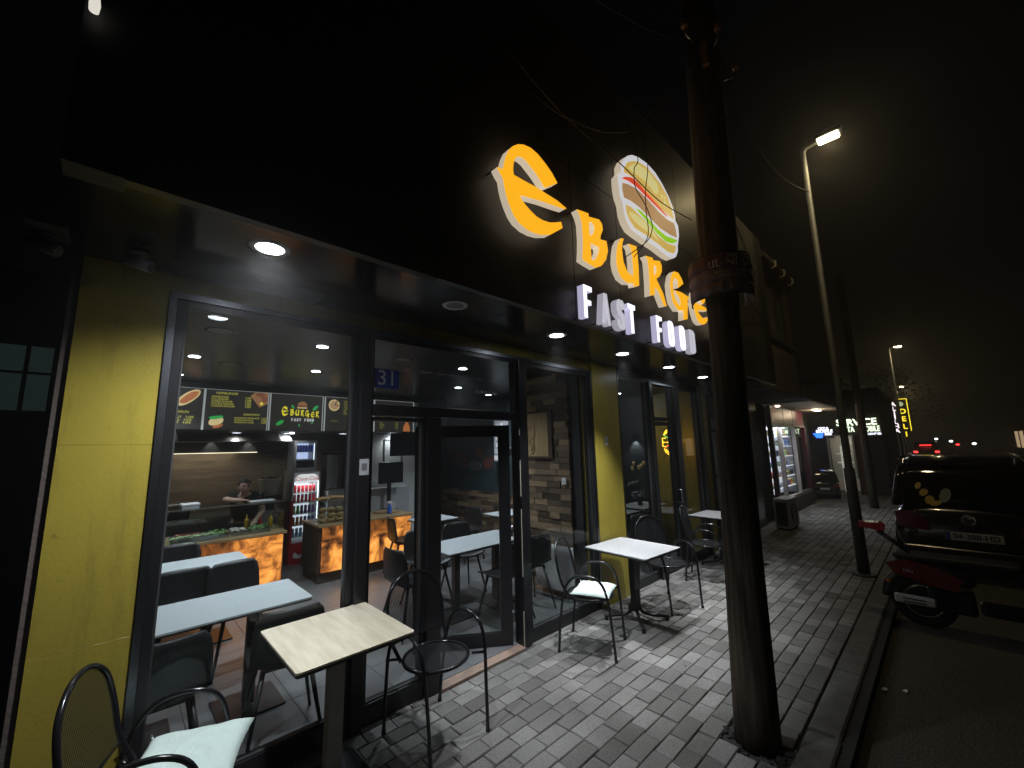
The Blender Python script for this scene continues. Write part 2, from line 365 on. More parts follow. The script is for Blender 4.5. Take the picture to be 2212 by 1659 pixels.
def facade_m(x, y, z): # text on a wall facing the street (-y)
    return Matrix.Translation((x, y, z)) @ Matrix.Rotation(math.pi/2, 4, 'X')
def side_m(x, y, z):   # text on a face looking towards -x
    return Matrix.Translation((x, y, z)) @ Matrix.Rotation(-math.pi/2, 4, 'Z') @ Matrix.Rotation(math.pi/2, 4, 'X')
def tag(o, label=None, cat=None, group=None, kind=None):
    if label: o['label'] = label
    if cat: o['category'] = cat
    if group: o['group'] = group
    if kind: o['kind'] = kind
    return o
def thing(name, label, cat, loc=(0, 0, 0), group=None, rz=0):
    o = D.objects.new(name, None); col.objects.link(o); o.location = loc; o.rotation_euler.z = rz; o.empty_display_size = .1
    return tag(o, label, cat, group)
def copy_tree(o, parent=None):
    kids = [c for c in D.objects if c.parent == o]
    c = o.copy(); col.objects.link(c); c.parent = parent
    for ch in kids: copy_tree(ch, c)
    return c
def lamp(name, kind, loc, energy, color, parent=None, size=.05, cone=None, blend=.6, direction=(0, 0, -1)):
    d = D.lights.new(name, kind); d.energy = energy; d.color = color
    if kind in ('POINT', 'SPOT'): d.shadow_soft_size = size
    if kind == 'SPOT': d.spot_size = R(cone); d.spot_blend = blend
    o = D.objects.new(name, d); col.objects.link(o)
    p = Vector(loc)
    if parent: o.parent = parent; p = p-parent.location
    o.location = p; o.rotation_euler = Vector(direction).to_track_quat('-Z', 'Y').to_euler()
    return o

ORD = ['first', 'second', 'third', 'fourth', 'fifth', 'sixth', 'seventh', 'eighth', 'ninth', 'tenth', 'eleventh', 'twelfth', 'thirteenth', 'fourteenth']
P = {}
P['E']=[(1.509,3.471),(1.557,3.479),(1.569,3.533),(1.585,3.585),(1.611,3.642),(1.646,3.685),(1.694,3.725),(1.746,3.75),(1.813,3.763),(1.882,3.753),(1.958,3.721),(2.023,3.683),(2.079,3.631),(1.949,3.535),(1.928,3.542),(1.894,3.573),(1.854,3.601),(1.814,3.622),(1.768,3.645),(1.73,3.651),(1.691,3.637),(1.665,3.611),(1.648,3.563),(1.643,3.522),(1.648,3.487),(1.749,3.49),(1.849,3.496),(1.954,3.494),(2.064,3.493),(2.17,3.476),(2.155,3.464),(2.046,3.443),(1.914,3.421),(1.811,3.398),(1.739,3.382),(1.695,3.368),(1.712,3.345),(1.749,3.323),(1.793,3.302),(1.846,3.284),(1.907,3.281),(1.978,3.293),(2.038,3.317),(2.102,3.346),(2.115,3.304),(1.981,3.206),(1.888,3.171),(1.813,3.159),(1.742,3.161),(1.675,3.182),(1.634,3.218),(1.6,3.274),(1.578,3.325),(1.564,3.375),(1.557,3.418),(1.534,3.44)]
P['B']=[(2.297,3.521),(2.441,3.546),(2.436,3.519),(2.579,3.551),(2.618,3.528),(2.623,3.479),(2.586,3.416),(2.581,3.385),(2.667,3.401),(2.68,3.323),(2.643,3.236),(2.575,3.166),(2.499,3.127),(2.405,3.133),(2.333,3.142),(2.345,3.219),(2.353,3.316),(2.35,3.433),(2.33,3.481)]
P['B1']=[(2.438,3.479),(2.481,3.488),(2.514,3.468),(2.5,3.413),(2.471,3.382),(2.44,3.365),(2.437,3.426)]
P['B2']=[(2.443,3.308),(2.556,3.314),(2.557,3.282),(2.514,3.211),(2.472,3.175),(2.446,3.174),(2.445,3.237)]
P['U']=[(2.892,3.507),(2.937,3.517),(2.911,3.471),(2.895,3.403),(2.906,3.301),(2.959,3.23),(3.053,3.213),(3.064,3.297),(3.062,3.405),(3.046,3.472),(3.009,3.498),(3.144,3.519),(3.152,3.452),(3.155,3.324),(3.142,3.156),(3.055,3.126),(3.054,3.155),(2.947,3.13),(2.857,3.148),(2.811,3.203),(2.796,3.267),(2.809,3.348),(2.838,3.437)]
P['R']=[(3.296,3.482),(3.438,3.507),(3.44,3.483),(3.576,3.519),(3.609,3.481),(3.599,3.418),(3.538,3.35),(3.474,3.313),(3.592,3.198),(3.643,3.088),(3.591,3.076),(3.494,3.202),(3.431,3.224),(3.419,3.145),(3.331,3.113),(3.341,3.238),(3.344,3.381),(3.337,3.455)]
P['R1']=[(3.447,3.446),(3.494,3.436),(3.497,3.397),(3.46,3.348),(3.436,3.336),(3.435,3.389)]
P['G']=[(3.877,3.504),(3.968,3.515),(4.03,3.48),(4.074,3.429),(3.941,3.347),(3.946,3.424),(3.876,3.441),(3.821,3.379),(3.812,3.274),(3.851,3.192),(3.933,3.154),(3.969,3.188),(3.95,3.247),(3.849,3.299),(3.998,3.316),(4.198,3.307),(4.142,3.272),(4.097,3.054),(4.002,3.025),(4.018,3.127),(3.889,3.103),(3.791,3.157),(3.764,3.241),(3.761,3.342),(3.812,3.449)]
P['E2pt']=[(4.285,3.307),(4.368,3.338),(4.472,3.104),(4.338,3.088)]
P['bO']=[(2.977,4.17),(2.978,4.225),(3.028,4.305),(3.109,4.383),(3.188,4.432),(3.308,4.471),(3.484,4.491),(3.637,4.472),(3.776,4.413),(3.901,4.328),(3.982,4.243),(4.014,4.153),(4.016,4.102),(4.072,4.063),(4.072,3.96),(4.017,3.823),(4.005,3.757),(3.95,3.681),(3.871,3.638),(3.747,3.627),(3.533,3.643),(3.332,3.643),(3.158,3.648),(3.076,3.658),(3.012,3.706),(2.98,3.765),(2.968,3.852),(2.93,3.914),(2.917,3.987),(2.914,4.059),(2.918,4.097),(2.956,4.136)]
P['bTop']=[(3.012,4.17),(3.024,4.22),(3.087,4.304),(3.18,4.365),(3.287,4.413),(3.436,4.44),(3.586,4.424),(3.727,4.391),(3.867,4.313),(3.944,4.211),(3.972,4.1),(3.955,4.097),(3.681,4.109),(3.406,4.147),(3.207,4.198),(3.072,4.185)]
P['bHi']=[(3.099,4.258),(3.175,4.327),(3.283,4.382),(3.417,4.401),(3.539,4.394),(3.662,4.352),(3.678,4.291),(3.636,4.238),(3.583,4.222),(3.49,4.25),(3.397,4.266),(3.266,4.262),(3.164,4.248)]
P['bRed']=[(2.968,4.091),(3.031,4.136),(3.131,4.179),(3.194,4.192),(3.396,4.164),(3.611,4.125),(3.841,4.08),(3.793,4.068),(3.604,4.085),(3.401,4.108),(3.223,4.128),(3.088,4.121)]
P['bPat']=[(2.975,4.051),(3.071,4.082),(3.22,4.105),(3.398,4.092),(3.641,4.048),(3.818,4.036),(3.972,4.057),(4.0,3.989),(4.009,3.91),(3.869,3.887),(3.642,3.878),(3.438,3.908),(3.247,3.935),(3.1,3.935),(2.987,3.916),(2.967,3.983)]
P['bGr']=[(3.173,3.894),(3.268,3.91),(3.395,3.891),(3.58,3.847),(3.753,3.837),(4.012,3.884),(3.991,3.857),(3.885,3.802),(3.742,3.773),(3.558,3.795),(3.387,3.838),(3.263,3.873)]
P['bBot']=[(3.002,3.856),(3.092,3.874),(3.235,3.855),(3.411,3.819),(3.596,3.773),(3.771,3.765),(3.964,3.801),(3.946,3.745),(3.881,3.691),(3.755,3.674),(3.54,3.688),(3.34,3.694),(3.139,3.688),(3.061,3.725),(3.011,3.784)]
P['bHi2']=[(3.055,3.812),(3.183,3.834),(3.357,3.812),(3.487,3.783),(3.589,3.727),(3.413,3.742),(3.22,3.746),(3.114,3.765),(3.058,3.79)]
P['bS1']=[(3.716,4.277),(3.747,4.283),(3.764,4.252),(3.73,4.226),(3.71,4.244)]
P['bS2']=[(3.784,4.28),(3.811,4.277),(3.81,4.253),(3.787,4.25)]
P['bS3']=[(3.767,4.222),(3.8,4.241),(3.824,4.2),(3.802,4.164),(3.765,4.168)]
P.pop('E2pt')
# ================================================================= SETTING
def st(name, mb, m, kind='structure'): return tag(mb.build(name, m), kind=kind)
st("ground", MB().box(-60, -60, -.40, 150, 120, -.18), M['ground'])
st("road", MB().box(-40, -7.5, -.16, 140, .62, -.10), M['asphalt'])
kb = MB(); x = -8.0
while x < 33:
    L = random.uniform(.92, 1.0); j = random.uniform(-.006, .006)
    kb.rbox(x, .665+j, -.2, x+L-.012, .835+j, .004+random.uniform(-.004, .004), .012, 1); x += L
st("kerb", kb, M['kerb'])
st("pavement_base", MB().box(-8, .60, -.19, 34, 14, -.022), M['joint'])
st("side_road", MB().box(34, .62, -.16, 140, 14, -.1005), M['asphalt'])
pv = MB()
def paver(x0, y0, x1, y1, z):
    c = .004; a = random.uniform(-.0035, .0035); b = random.uniform(-.003, .003)
    zz = lambda x, y: z + a*(x-x0)/(x1-x0) + b*(y-y0)/(y1-y0)
    vs = [(x0+c, y0+c, zz(x0, y0)), (x1-c, y0+c, zz(x1, y0)), (x1-c, y1-c, zz(x1, y1)), (x0+c, y1-c, zz(x0, y1)),
          (x0, y0, z-.007), (x1, y0, z-.007), (x1, y1, z-.007), (x0, y1, z-.007), (x0, y0, z-.03), (x1, y0, z-.03), (x1, y1, z-.03), (x0, y1, z-.03)]
    fs = [(0, 1, 2, 3)]
    for k in range(4):
        n = (k+1) % 4; fs += [(4+k, 4+n, n, k), (8+k, 8+n, 4+n, 4+k)]
    pv.add(vs, fs)
y = .85; row = 0
while y < 14:
    far = y > 3.1
    if far and y > 13: break
    h = .117
    x = -4.0 - (row % 2)*.1 - random.uniform(0, .05)
    xs = 8.5 if far else -4.0
    if far: x = xs - (row % 2)*.1
    end = 34 if not far else 30
    while x < end:
        L = random.choice((.165, .205, .205, .245)) if x < 16 else .4
        if math.hypot(x+L/2-3.0, y+h/2-1.02) < .19: pass
        elif not (far and (x < 15.2 or y < 3)) : paver(x+random.uniform(-.001, .001), y+random.uniform(-.0012, .0012), x+L-.005, y+h-.0045, random.uniform(-.004, .0))
        x += L
    y += h; row += 1
    if far: y += 0
st("pavement", pv, M['paver'])
ft = MB(); random.seed(77)
for k in range(90):
    a = random.uniform(0, 6.283); r = random.uniform(.11, .23)
    ft.ball((3+r*math.cos(a), 1.02+r*math.sin(a), -.018+random.uniform(-.004, .006)), random.uniform(.008, .028), (1, 1, .5), 7, 4, .35)
st("broken_mortar", ft, M['joint'])
st("far_pavement", MB().box(-20, -10.5, -.17, 120, -7.5, .02), M['kerb'])

# ================================================================= BURGER SHOP BUILDING
FY = 2.88
shop = thing("burger_shop_building", "single-storey burger shop with yellow piers, black glazing and a glossy black signboard wall above", "building", (3.7, 3.0, 0))
def sp(name, mb, m, parent=None, **k): return mb.build(name, m, parent or shop, **k)
def panels(x0, y0, x1, y1, cuts=(0, .93, 1.86, 2.81)):
    b = MB().box(x0+.004, y0+.006, 0, x1-.004, y1, 2.808)
    for a, c in zip(cuts, cuts[1:]): b.rbox(x0, y0, a+.0004, x1, y0+.0055, c-.0004, .0006, 1)
    return b
sp("yellow_pier", panels(-.20, FY, .145, 3.25), M['yellow'], label="tall yellow pier at the left end of the front")
sp("side_wall", MB().box(-.235, FY+.02, 0, -.202, 9, 5.0).box(-.2, 3.25, 0, -.1, 9, 2.9), M['render_'])
sp("yellow_lintel", MB().box(.145, FY+.012, 2.712, 4.10, 3.05, 2.81), M['yellow'])
sp("yellow_pier", panels(4.10, FY-.02, 4.66, 3.25), M['yellow'], label="yellow pier between the two glazed fronts")
sp("yellow_pier", MB().box(7.32, FY+.01, 0, 7.62, 3.2, 2.81), M['yellow'], label="narrow yellow strip at the right end of the front")
sp("black_lintel", MB().box(4.66, FY+.03, 2.71, 7.32, 3.05, 2.81), M['black'])
so = MB()
for k in range(7):
    a = -.20+k*1.12; so.box(a+.002, 1.80, 2.812, min(a+1.117, 7.62), FY+.3, 2.84)
sp("soffit", so, M['soffit'])
fa = MB()
xs = [-.06, 1.16, 2.36, 3.0, 4.3, 5.5, 6.7, 7.62]
for a, b in zip(xs, xs[1:]):
    for z0, z1 in ((2.70, 3.95), (3.955, 5.2)): fa.box(a+.004, 1.752, z0, b-.004, 1.80, z1-.003)
sp("signboard_panel", fa, M['blackgloss'])
sp("edge_trim", MB().box(-.20, 1.745, 2.70, -.0565, 1.85, 5.2), M['greytrim'])
sp("return_wall", MB().box(-.20, 1.85, 2.84, -.15, 9, 5.2).box(-.15, 8.9, 2.84, 7.6, 9, 5.2), M['dark'])
sp("flat_roof", MB().box(-.15, 1.80, 5.0, 7.62, 8.9, 5.1), M['dark'])
# interior shell
fl = MB()
for i in range(10):
    for j in range(10): fl.box(-.1+i*.6+.002, FY+.06+j*.6+.002, -.01, min(-.1+i*.6+.598, 5.38), FY+.06+j*.6+.598, .02)
sp("tiled_floor", fl, M['floor'])
sp("dining_floor", MB().box(5.39, FY+.06, -.01, 7.5, 8.9, .02).box(4.66, FY+.06, -.008, 5.38, FY+.1, .021), M['floor'])
sp("ceiling", MB().box(-.1, FY+.17, 2.755, 7.5, 8.9, 2.80), M['ceil'])
sp("back_wall", MB().box(-.1, 8.2, 2.12, 3.35, 8.3, 2.755).box(-.1, 8.2, 0, 3.35, 8.3, 1.82), M['woodwall'], label="brown wood-look wall behind the counters")
sp("splash_panel", MB().box(-.098, 8.12, 1.83, 3.35, 8.198, 2.115), M['blackgloss'])
sp("light_strip", MB().box(.2, 8.10, 1.818, 1.75, 8.118, 1.829), emi("warm_strip", (1, .86, .62), 1.6))
lamp("strip_lamp", 'AREA', (1.0, 8.06, 1.80), 3.5, (1, .88, .72), shop, direction=(0, .2, -1)).data.size = .9
sp("menu_bulkhead", MB().box(-.098, 6.64, 2.12, 4.6, 8.11, 2.753), M['charcoal'])
sp("back_partition", MB().box(3.352, 7.2, 0, 4.25, 7.3, 2.118), M['white'], label="pale partition behind the till")
sp("back_wall", MB().box(4.252, 8.2, 0, 5.4, 8.3, 2.755), M['teal'], label="dark teal wall at the back of the dining room")
sp("teal_wall", MB().box(5.40, 4.12, .95, 5.48, 8.3, 2.755).box(4.25, 7.2, 0, 4.3, 8.2, 2.12), M['teal'])
def stone(x0, x1, axis, fixed, z0, z1, thick=.012):
    b = MB(); z = z0; r = 0
    while z < z1-.005:
        h = .075; u = x0 - random.uniform(0, .2)
        while u < x1:
            L = random.choice((.16, .22, .3, .38)); a = max(u, x0); e = min(u+L-.003, x1); t = random.uniform(.004, thick+.012)
            if e-a > .01:
                if axis == 'y': b.box(fixed-t, a, z, fixed+.03, e, min(z+h-.003, z1))
                else: b.box(a, fixed-t, z, e, fixed+.03, min(z+h-.003, z1))
            u += L
        z += h
    return b
sp("stone_feature_wall", stone(FY+.32, 4.12, 'y', 4.04, .02, 2.75), M['brick'])
sp("party_wall", MB().box(4.07, FY+.18, 0, 4.62, 4.12, 2.754), M['charcoal'])
sp("stone_wainscot", stone(4.12, 8.2, 'y', 5.38, .02, .95), M['brick'])
sp("inner_yellow_wall", MB().box(7.42, FY+.12, .021, 7.5, 4.0, 2.753), M['yellow'])
sp("inner_dark_wall", MB().box(7.43, 4.0, .021, 7.5, 8.9, 2.753).box(5.48, 6.4, .021, 7.42, 6.5, 2.753), M['charcoal'])
# --- glazing: silver outer trim, black frames, panes
fr = MB(); Z1 = 2.71
fr.box(.145, FY-.015, 2.672, 4.10, FY+.05, Z1-.002); fr.box(.145, FY-.015, 0, .178, FY+.05, 2.672); fr.box(4.068, FY-.015, 0, 4.10, FY+.05, 2.672)
sp("frame_trim", fr, M['silver'])
def window(name, x0, x1, z0, z1, fw=.05, fwb=.12, label=None):
    f = MB(); y0, y1 = FY+.0, FY+.08
    f.box(x0, y0, z0, x0+fw, y1, z1); f.box(x1-fw, y0, z0, x1, y1, z1)
    f.box(x0+fw, y0+.002, z1-fw, x1-fw, y1, z1); f.box(x0+fw, y0+.002, z0, x1-fw, y1, z0+fwb)
    o = f.build("window", M['black'], shop, bevel=.004, label=label)
    MB().box(x0+fw, FY+.034, z0+fwb, x1-fw, FY+.046, z1-fw).build("pane", M['glass'], o)
    bd = MB()
    for (a, b, c, d) in ((x0+fw, z0+fwb, x0+fw+.008, z1-fw), (x1-fw-.008, z0+fwb, x1-fw, z1-fw), (x0+fw+.008, z0+fwb, x1-fw-.008, z0+fwb+.010)):
        bd.box(a, FY+.012, b, c, FY+.034, d)
    bd.build("glazing_bead", M['silver'] if name == 'x' else M['greytrim'], o)
    return o
window("a", .178, 1.235, .0, 2.672, .045, .13, "large left window of the front")
window("a", 1.32, 1.80, .0, 2.05, .03, .13, "narrow side light left of the door")
window("a", 2.93, 4.068, .0, 2.672, .05, .11, "window between the door and the yellow pier")
sp("mullion", MB().rbox(1.235, FY-.035, 0, 1.32, FY+.10, 2.672, .006), M['black'])
sp("door_post", MB().rbox(1.80, FY-.03, 0, 1.93, FY+.10, 2.06, .006), M['black'])
sp("door_post", MB().rbox(2.84, FY-.03, 0, 2.93, FY+.10, 2.672, .006), M['black'])
sp("transom_bar", MB().box(1.321, FY-.02, 2.06, 2.839, FY+.09, 2.14), M['black'], bevel=.004)
tw = MB().box(1.321, FY, 2.14, 1.35, FY+.08, 2.672).box(2.81, FY, 2.14, 2.839, FY+.08, 2.672).box(1.35, FY+.002, 2.635, 2.81, FY+.08, 2.672).build("fanlight", M['black'], shop)
MB().box(1.35, FY+.034, 2.14, 2.81, FY+.046, 2.635).build("pane", M['glass'], tw)
sp("door_threshold", MB().box(1.93, FY-.04, -.01, 2.84, FY+.14, .016), mat("worn_terracotta_threshold", (.30, .20, .15), .7, noise=(14, (.2, .15, .12), .8)))
# door leaf, hinged at the right post, standing open inwards
ang = math.atan2(3.49-2.93, 2.02-2.80)
door = thing("glass_door", "black framed glass door of the burger shop standing open inwards", "door", (2.80, 2.97, .02)); door.parent = shop; door.location = Vector((2.80, 2.97, .02))-shop.location
for k in ('label', 'category'): del door[k]
door.rotation_euler.z = ang-math.pi; door['label'] = "glazed door standing open inwards"
W_ = .90
def dl(mb, n, m, par=door): return mb.build(n, m, par, world=False)
dl(MB().box(-W_, -.025, 0, -W_+.09, .025, 2.0).box(-.11, -.025, 0, 0, .025, 2.0).box(-W_+.09, -.024, 0, -.11, .024, .11).box(-W_+.09, -.024, 1.89, -.11, .024, 2.0), "door_frame", M['black'])
dl(MB().box(-W_+.09, -.006, .11, -.11, .006, 1.89), "door_pane", M['glass'])
dl(MB().tube([(-W_+.05, -.026, .8), (-W_+.05, -.075, .8), (-W_+.05, -.075, 1.35), (-W_+.05, -.026, 1.35)], .011), "door_handle", M['steel'])
for z in (.25, 1.0, 1.75): dl(MB().cyl((.008, -.02, z-.05), (.008, -.02, z+.05), .012), "hinge", M['silver'])
# pale strips painted for the light showing through the gap beside the hinges
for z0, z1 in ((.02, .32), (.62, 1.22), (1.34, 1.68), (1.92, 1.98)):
    sp("door_gap_light_strip", MB().box(2.822, FY-.034, z0, 2.832, FY-.0305, z1), mat("pale_gap_light", (.45, .42, .33), .4))
# second glazed front
def f2(x0, x1, z0, z1, **k): return window("b", x0, x1, z0, z1, **k)
f2(4.66, 5.47, 0, 2.70, fw=.03, fwb=.10, label="first window right of the yellow pier")
f2(5.57, 6.24, 2.14, 2.69, fw=.035, fwb=.05, label="fanlight over the side door")
f2(5.57, 6.24, 0.02, 2.13, fw=.06, fwb=.12, label="glazed side door")
f2(6.42, 7.20, 0, 2.70, fw=.03, fwb=.10, label="last window at the right end")
sp("mullion", MB().rbox(5.47, FY-.04, 0, 5.57, FY+.1, 2.70, .006), M['black'])
sp("mullion", MB().rbox(6.24, FY-.04, 0, 6.42, FY+.1, 2.70, .006), M['black'])
sp("mullion", MB().rbox(7.20, FY-.04, 0, 7.31, FY+.1, 2.70, .006), M['black'])
sp("silver_corner_strip", MB().box(5.462, FY-.052, .1, 5.476, FY-.0405, 2.70).box(5.476, FY-.052, 2.672, 6.24, FY-.042, 2.70).box(7.206, FY-.052, .3, 7.222, FY-.0405, 2.69).box(4.662, FY-.03, .1, 4.672, FY-.001, 2.74), M['silver'])
dh = MB().tube([(6.2, FY-.001, .93), (6.2, FY-.06, .93), (6.2, FY-.06, 1.12), (6.2, FY-.001, 1.12)], .01); sp("side_door_handle", dh, M['steel'])
# downpipe at the joint with the next house
dp = thing("downpipe", "pale grey drainpipe running down the wall at the right end of the yellow front", "drainpipe", (7.72, 2.84, 0))
MB().tube([(7.72, 2.84, 0), (7.72, 2.84, 2.25)], .035, 14).build("pipe", mat("grey_pvc_pipe", (.20, .20, .20), .4), dp)
for z in (.4, 1.2, 2.0): MB().cyl((7.72, 2.84, z), (7.72, 2.84, z+.05), .043).build("pipe_clip", M['greytrim'], dp)
MB().tube([(7.72, 2.84, 2.25), (7.72, 2.84, 2.8)], .03, 14).build("upper_pipe", M['black'], dp)

# ---- soffit lights
SL = [(.469, 2.205), (1.659, 2.288), (2.84, 2.34), (4.015, 2.37), (5.23, 2.41), (6.47, 2.46)]
SLl = ["bright round soffit downlight over the left window, nearest the camera", "unlit round soffit downlight, second in the outdoor row",
       "lit soffit downlight above the shop door, third in the outdoor row", "lit soffit downlight below the FAST FOOD letters over the yellow pier",
       "lit soffit downlight over the glazing right of the yellow pier, fifth in the outdoor row", "last lit soffit downlight in the outdoor row, beside the pole"]
for i, (x, y) in enumerate(SL):
    t = thing("soffit_downlight", SLl[i], "downlight", (x, y, 2.812), "round downlights in the outdoor soffit")
    MB().lathe([(.066, -.004), (.085, -.006), (.092, -.001), (.092, .0)], (x, y, 2.811)).lathe([(.066, -.004), (.062, .0)], (x, y, 2.811)).build("rim", M['pwhite'], t)
    MB().lathe([(.0001, -.003), (.062, -.003)], (x, y, 2.811)).build("lens", M['L_white'] if i != 1 else M['L_dim'], t)
    if i != 1: lamp("bulb", 'SPOT', (x, y, 2.79), (178, 0, 215, 340, 320, 150)[i], (.90, .95, 1.0), t, .04, (142, 0, 68, 66, 62, 62)[i], 1.0)
# ---- interior lights
IL = [(.48, 4.97, 1), (.46, 6.2, 1), (1.29, 3.83, 1), (1.65, 5.08, 1), (2.94, 3.9, 1), (3.82, 5.19, 1), (4.8, 5.6, 1), (.514, 3.801, 0), (.807, 5.176, 0), (2.134, 3.887, 0), (1.306, 6.45, 0), (3.45, 3.2, 0), (2.7, 5.9, 0)]
lbl = {0: "lit", 1: "lit"}
IN = ["lit ceiling spot near the left window edge", "small lit ceiling spot just in front of the leftmost menu board", "bright ceiling spot inside the left window, above the front white table",
      "lit ceiling spot farther in, below the bright one of the left window", "bright ceiling spot seen through the fanlight right of the number plate", "lit ceiling spot seen low in the fanlight centre", "lit ceiling spot seen at the fanlight's lower right corner",
      "unlit round ceiling disc nearest the left window", "unlit round ceiling disc between the two lit spots at left", "unlit ceiling disc seen through the fanlight just above the blue number", "small unlit ceiling disc just above the menu boards", "unlit ceiling disc close to the window right of the door", "unlit ceiling disc above the bread counter"]
for i, (x, y, on) in enumerate(IL):
    t = thing("ceiling_downlight", IN[i], "downlight", (x, y, 2.755), "round downlights in the shop ceiling")
    r = .05 if on else .085
    MB().lathe([(r, -.003), (r+.018, -.004), (r+.02, 0)], (x, y, 2.754)).build("rim", M['greytrim'], t)
    MB().lathe([(.0001, -.002), (r, -.002)], (x, y, 2.754)).build("lens", M['L_white'] if on else M['L_dim'], t)
    if on: lamp("bulb", 'SPOT', (x, y, 2.735), (105, 95, 95, 110, 115, 105, 95)[i], (.86, .93, 1.0), t, .05, 136 if i in (4, 5) else 104, 1.0)
for i, (x, y) in enumerate([(1.31, 7.4), (2.03, 7.45), (2.95, 7.5), (3.72, 7.1)]):
    t = thing("bulkhead_light", ["round light under the bulkhead, below the hamburger menu board", "round light under the bulkhead, below the logo board's left half", "round light under the bulkhead, below the pizza menu board", "round light under the bulkhead, seen beside the black till screen"][i], "ceiling light", (x, y, 2.12), "round lights under the menu bulkhead")
    MB().lathe([(.06, -.003), (.075, -.004), (.077, 0)], (x, y, 2.118)).build("rim", M['pwhite'], t)
    MB().lathe([(.0001, -.002), (.06, -.002)], (x, y, 2.118)).build("lens", emi("bulkhead_lens", (.9, .93, 1), 5), t)
    lamp("bulb", 'SPOT', (x, y, 2.10), 9, (.92, .95, 1.0), t, .05, 150, .8)

# ================================================================= THE BIG SIGN
YF_, YB_ = 1.65, 1.708
def letter(name, label, poly, holes, face, side, group):
    t = thing(name, label, "sign letter", (sum(p[0] for p in poly)/len(poly), YB_+.02, min(p[1] for p in poly)), group)
    MB().prism(poly, YF_, YF_+.004, 'xz', holes).build("face", face, t)
    MB().prism(poly, YF_+.0045, YB_, 'xz', holes).build("side_shell", side, t)
    cx = sum(p[0] for p in poly)/len(poly)
    b = MB(); q = poly[0]; b.cyl((q[0]+(.012 if q[0] < cx else -.012), YB_-.01, q[1]+.012), (q[0]+(.012 if q[0] < cx else -.012), 1.752, q[1]+.012), .006)
    b.build("standoff", M['greytrim'], t)
    return t
OG = "orange illuminated letters on the signboard"; WG = "white illuminated letters on the signboard"
def xf(poly, ox, oz, sx, sz):
    mx = min(p[0] for p in poly); mz = min(p[1] for p in poly)
    return [(ox+(p[0]-mx)*sx, oz+(p[1]-mz)*sz) for p in poly]
letter("sign_letter", "very large orange lit letter E at the left end of the sign", P['E'], [], M['E_orange'], M['E_side'], OG)
letter("sign_letter", "orange lit letter B right of the very large E", P['B'], [P['B1'], P['B2']], M['E_orange'], M['E_side'], OG)
letter("sign_letter", "orange lit letter U of the word BURGER", P['U'], [], M['E_orange'], M['E_side'], OG)
letter("sign_letter", "orange lit letter R between the U and the G", P['R'], [P['R1']], M['E_orange'], M['E_side'], OG)
letter("sign_letter", "orange lit letter G right under the burger's lower edge", P['G'], [], M['E_orange'], M['E_side'], OG)
letter("sign_letter", "orange lit letter E partly hidden by the wooden pole", xf(P['E'], 4.26, 3.07, .66, .66), [], M['E_orange'], M['E_side'], OG)
R2 = xf(P['R']+P['R1'], 4.80, 3.06, 1, 1)
letter("sign_letter", "last orange letter R, behind the wooden pole", R2[:len(P['R'])], [R2[len(P['R']):]], M['E_orange'], M['E_side'], OG)
# condensed white letters, drawn in a 1 x 1 cell
GL = {'F': ([(0, 0), (.36, 0), (.36, .42), (.85, .42), (.85, .56), (.36, .56), (.36, .85), (1, .85), (1, 1), (0, 1)], []),
      'A': ([(0, 0), (.3, 0), (.36, .2), (.66, .2), (.72, 0), (1, 0), (.68, 1), (.32, 1)], [[(.40, .36), (.62, .36), (.51, .8)]]),
      'S': ([(.25, 0), (.75, 0), (1, .12), (1, .42), (.85, .54), (.36, .68), (.36, .84), (.66, .84), (.66, .72), (1, .72), (1, .88), (.78, 1), (.25, 1), (0, .88), (0, .62), (.15, .5), (.64, .36), (.64, .15), (.36, .15), (.36, .3), (0, .3), (0, .12)], []),
      'T': ([(.32, 0), (.68, 0), (.68, .84), (1, .84), (1, 1), (0, 1), (0, .84), (.32, .84)], []),
      'O': ([(.25, 0), (.75, 0), (1, .12), (1, .88), (.75, 1), (.25, 1), (0, .88), (0, .12)], [[(.36, .15), (.64, .15), (.64, .85), (.36, .85)]]),
      'D': ([(0, 0), (.7, 0), (1, .12), (1, .88), (.7, 1), (0, 1)], [[(.34, .14), (.64, .14), (.64, .86), (.34, .86)]])}
WL = [('F', 2.325, .10, "white lit letter F that starts the word FAST", 1), ('A', 2.545, .115, "white lit letter A of the word FAST", 0), ('S', 2.76, .115, "dimmer white letter S of the word FAST", 0), ('T', 2.93, .11, "white lit letter T that ends the word FAST", 1),
      ('F', 3.41, .105, "white lit letter F that starts the word FOOD", 1), ('O', 3.635, .115, "first white lit O of the word FOOD", 1), ('O', 3.875, .12, "second white lit O of the word FOOD", 1), ('D', 4.11, .125, "white letter D that ends the word FOOD, beside the pole", 0)]
for ch, x0, w_, lb, hot in WL:
    o, hs = GL[ch]; f = lambda q: [(x0+a*w_, 2.705+b*.245) for a, b in q]
    letter("sign_letter", lb, f(o), [f(h) for h in hs], M['E_white'] if hot else emi("softer_white_face", (.84, .82, .92), .62), M['E_wside'] if hot else M['E_wside2'], WG)
